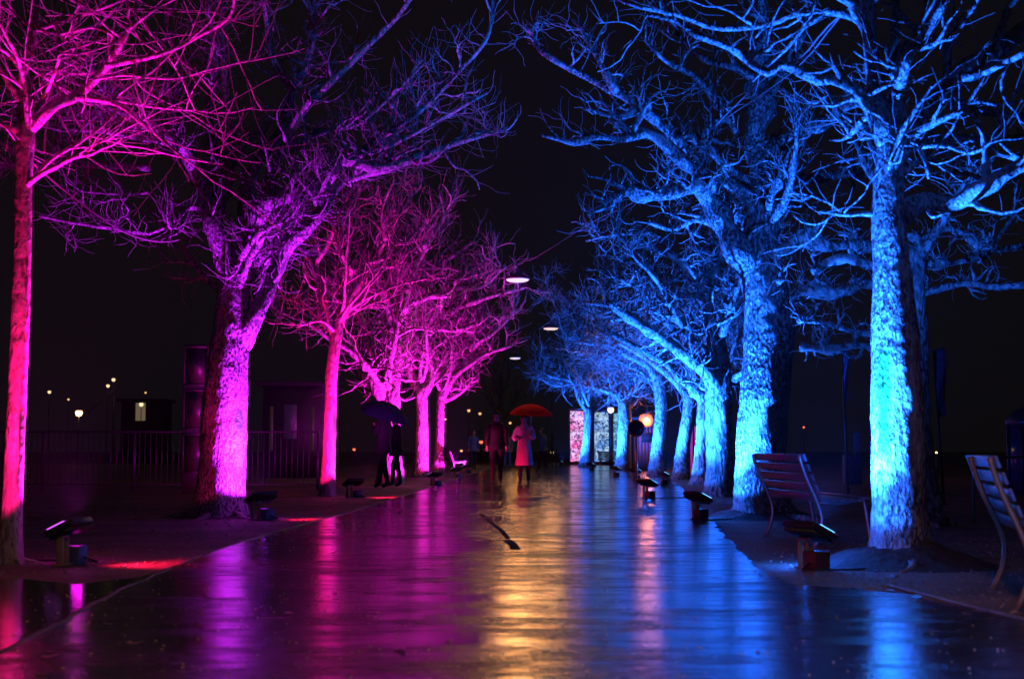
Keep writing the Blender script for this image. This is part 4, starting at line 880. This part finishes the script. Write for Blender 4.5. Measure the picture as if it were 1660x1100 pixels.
# banner flags
def flag(px, pytop, pyb, pxb, D, w, h, label):
    b = P(pxb, pyb, D); tp = P(px, pytop, D); t = thing("banner_flag", label, "banner flag", (b.x, D, 0), 0, "tall banner flags in the dark on the right")
    m = MB(); m.tube([(0, 0, 0), (tp.x - b.x, 0, tp.z)], [.025, .015], 8); m.build("pole", STEEL_D, t, True)
    m = MB(); n = 10; vs = []
    for i in range(n + 1):
        f = i / n; x = (tp.x - b.x) * (1 - f * h / tp.z); z = tp.z - f * h
        for s in (0, .33, .66, 1): vs.append((x + s * w * (1 - .35 * f), .05 * math.sin(f * 7 + s * 3), z + .05 * s))
    m.add(vs, [[[4 * i + j, 4 * i + j + 1, 4 * i + 5 + j, 4 * i + 4 + j] for i in range(n) for j in range(3)]]); o = m.build("cloth", simple("blue_flag_cloth", (.10, .14, .3), .7), t, True); sm = o.modifiers.new("thick", 'SOLIDIFY'); sm.thickness = .004
    l = bpy.data.lights
flag(1513, 568, 800, 1530, 21, .18, 1.0, "tall blue banner flag right of the nearest blue trunk")
flag(1365, 568, 780, 1375, 24, .10, .9, "narrow blue banner flag left of the nearest blue trunk")
# display stand and chair-like cart in the dark
q = G(1382, 785); t = thing("display_stand", "dim blue display stand with small panel left of the nearest blue trunk", "display stand", (q.x, q.y, 0))
m = MB(); m.box((0, 0, .35), (.40, .3, .7)); m.build("cabinet", simple("stand_blue", (.08, .09, .2), .6), t, bevel=.015); m = MB(); m.box((.12, 0, .98), (.13, .03, .5)); m.build("panel", simple("stand_panel", (.2, .25, .5), .5), t, bevel=.006); m = MB(); m.tube([(.12, 0, .7), (.12, 0, .75)], .02, 8); m.build("stem", STEEL_D, t)
# domed booth at the right edge
dp = P(1690, 700, 26); t = thing("domed_booth", "rounded glass booth with purple-lit roof curve at the right edge", "booth", (dp.x, 26, 0))
m = MB(); m.lathe([(.62, 0), (.62, 1.25)], 28); m.build("wall", simple("booth_glass", (.02, .03, .08), .15), t, True)
m = MB(); m.lathe([(.66, 1.25), (.64, 1.36), (.5, 1.52), (.28, 1.62), (.001, 1.66)], 28); m.build("roof", simple("booth_roof", (.03, .02, .04), .35), t, True)
for i in range(10):
    a = i * .628; m = MB(); m.box((.635 * math.cos(a), .635 * math.sin(a), .62), (.04, .04, 1.25), Matrix.Rotation(a, 3, 'Z')); m.build("mullion", STEEL_D, t)
# slim pole beyond the umbrella
q = P(895, 750, 84); t = thing("lamp_post", "slim unlit lamp post rising behind the red umbrella", "lamp post", (q.x, 84, 0)); m = MB(); m.tube([(0, 0, 0), (0, 0, 5.2)], [.08, .05], 10); m.build("pole", STEEL_D, t, True); m = MB(); m.tube([(0, 0, 5.15), (-.5, 0, 5.3)], .03, 8); m.build("arm", STEEL_D, t, True); m = MB(); m.box((-.6, 0, 5.28), (.4, .14, .07)); m.build("lamp_head", STEEL_D, t, bevel=.02)
# ------------------------------------------------------------------ damp night air
def haze():
    m = bpy.data.materials.new("damp_air"); m.use_nodes = True; t = m.node_tree; t.nodes.clear()
    v = t.nodes.new("ShaderNodeVolumePrincipled"); v.inputs["Color"].default_value = (.9, .92, 1, 1); v.inputs["Density"].default_value = 0.0002; v.inputs["Anisotropy"].default_value = 0.35
    o = t.nodes.new("ShaderNodeOutputMaterial"); t.links.new(v.outputs[0], o.inputs["Volume"])
    mb = MB(); mb.box((0, 420, 7.5), (1040, 1000, 17)); h = mb.build("haze", m); h["kind"] = "stuff"
haze()
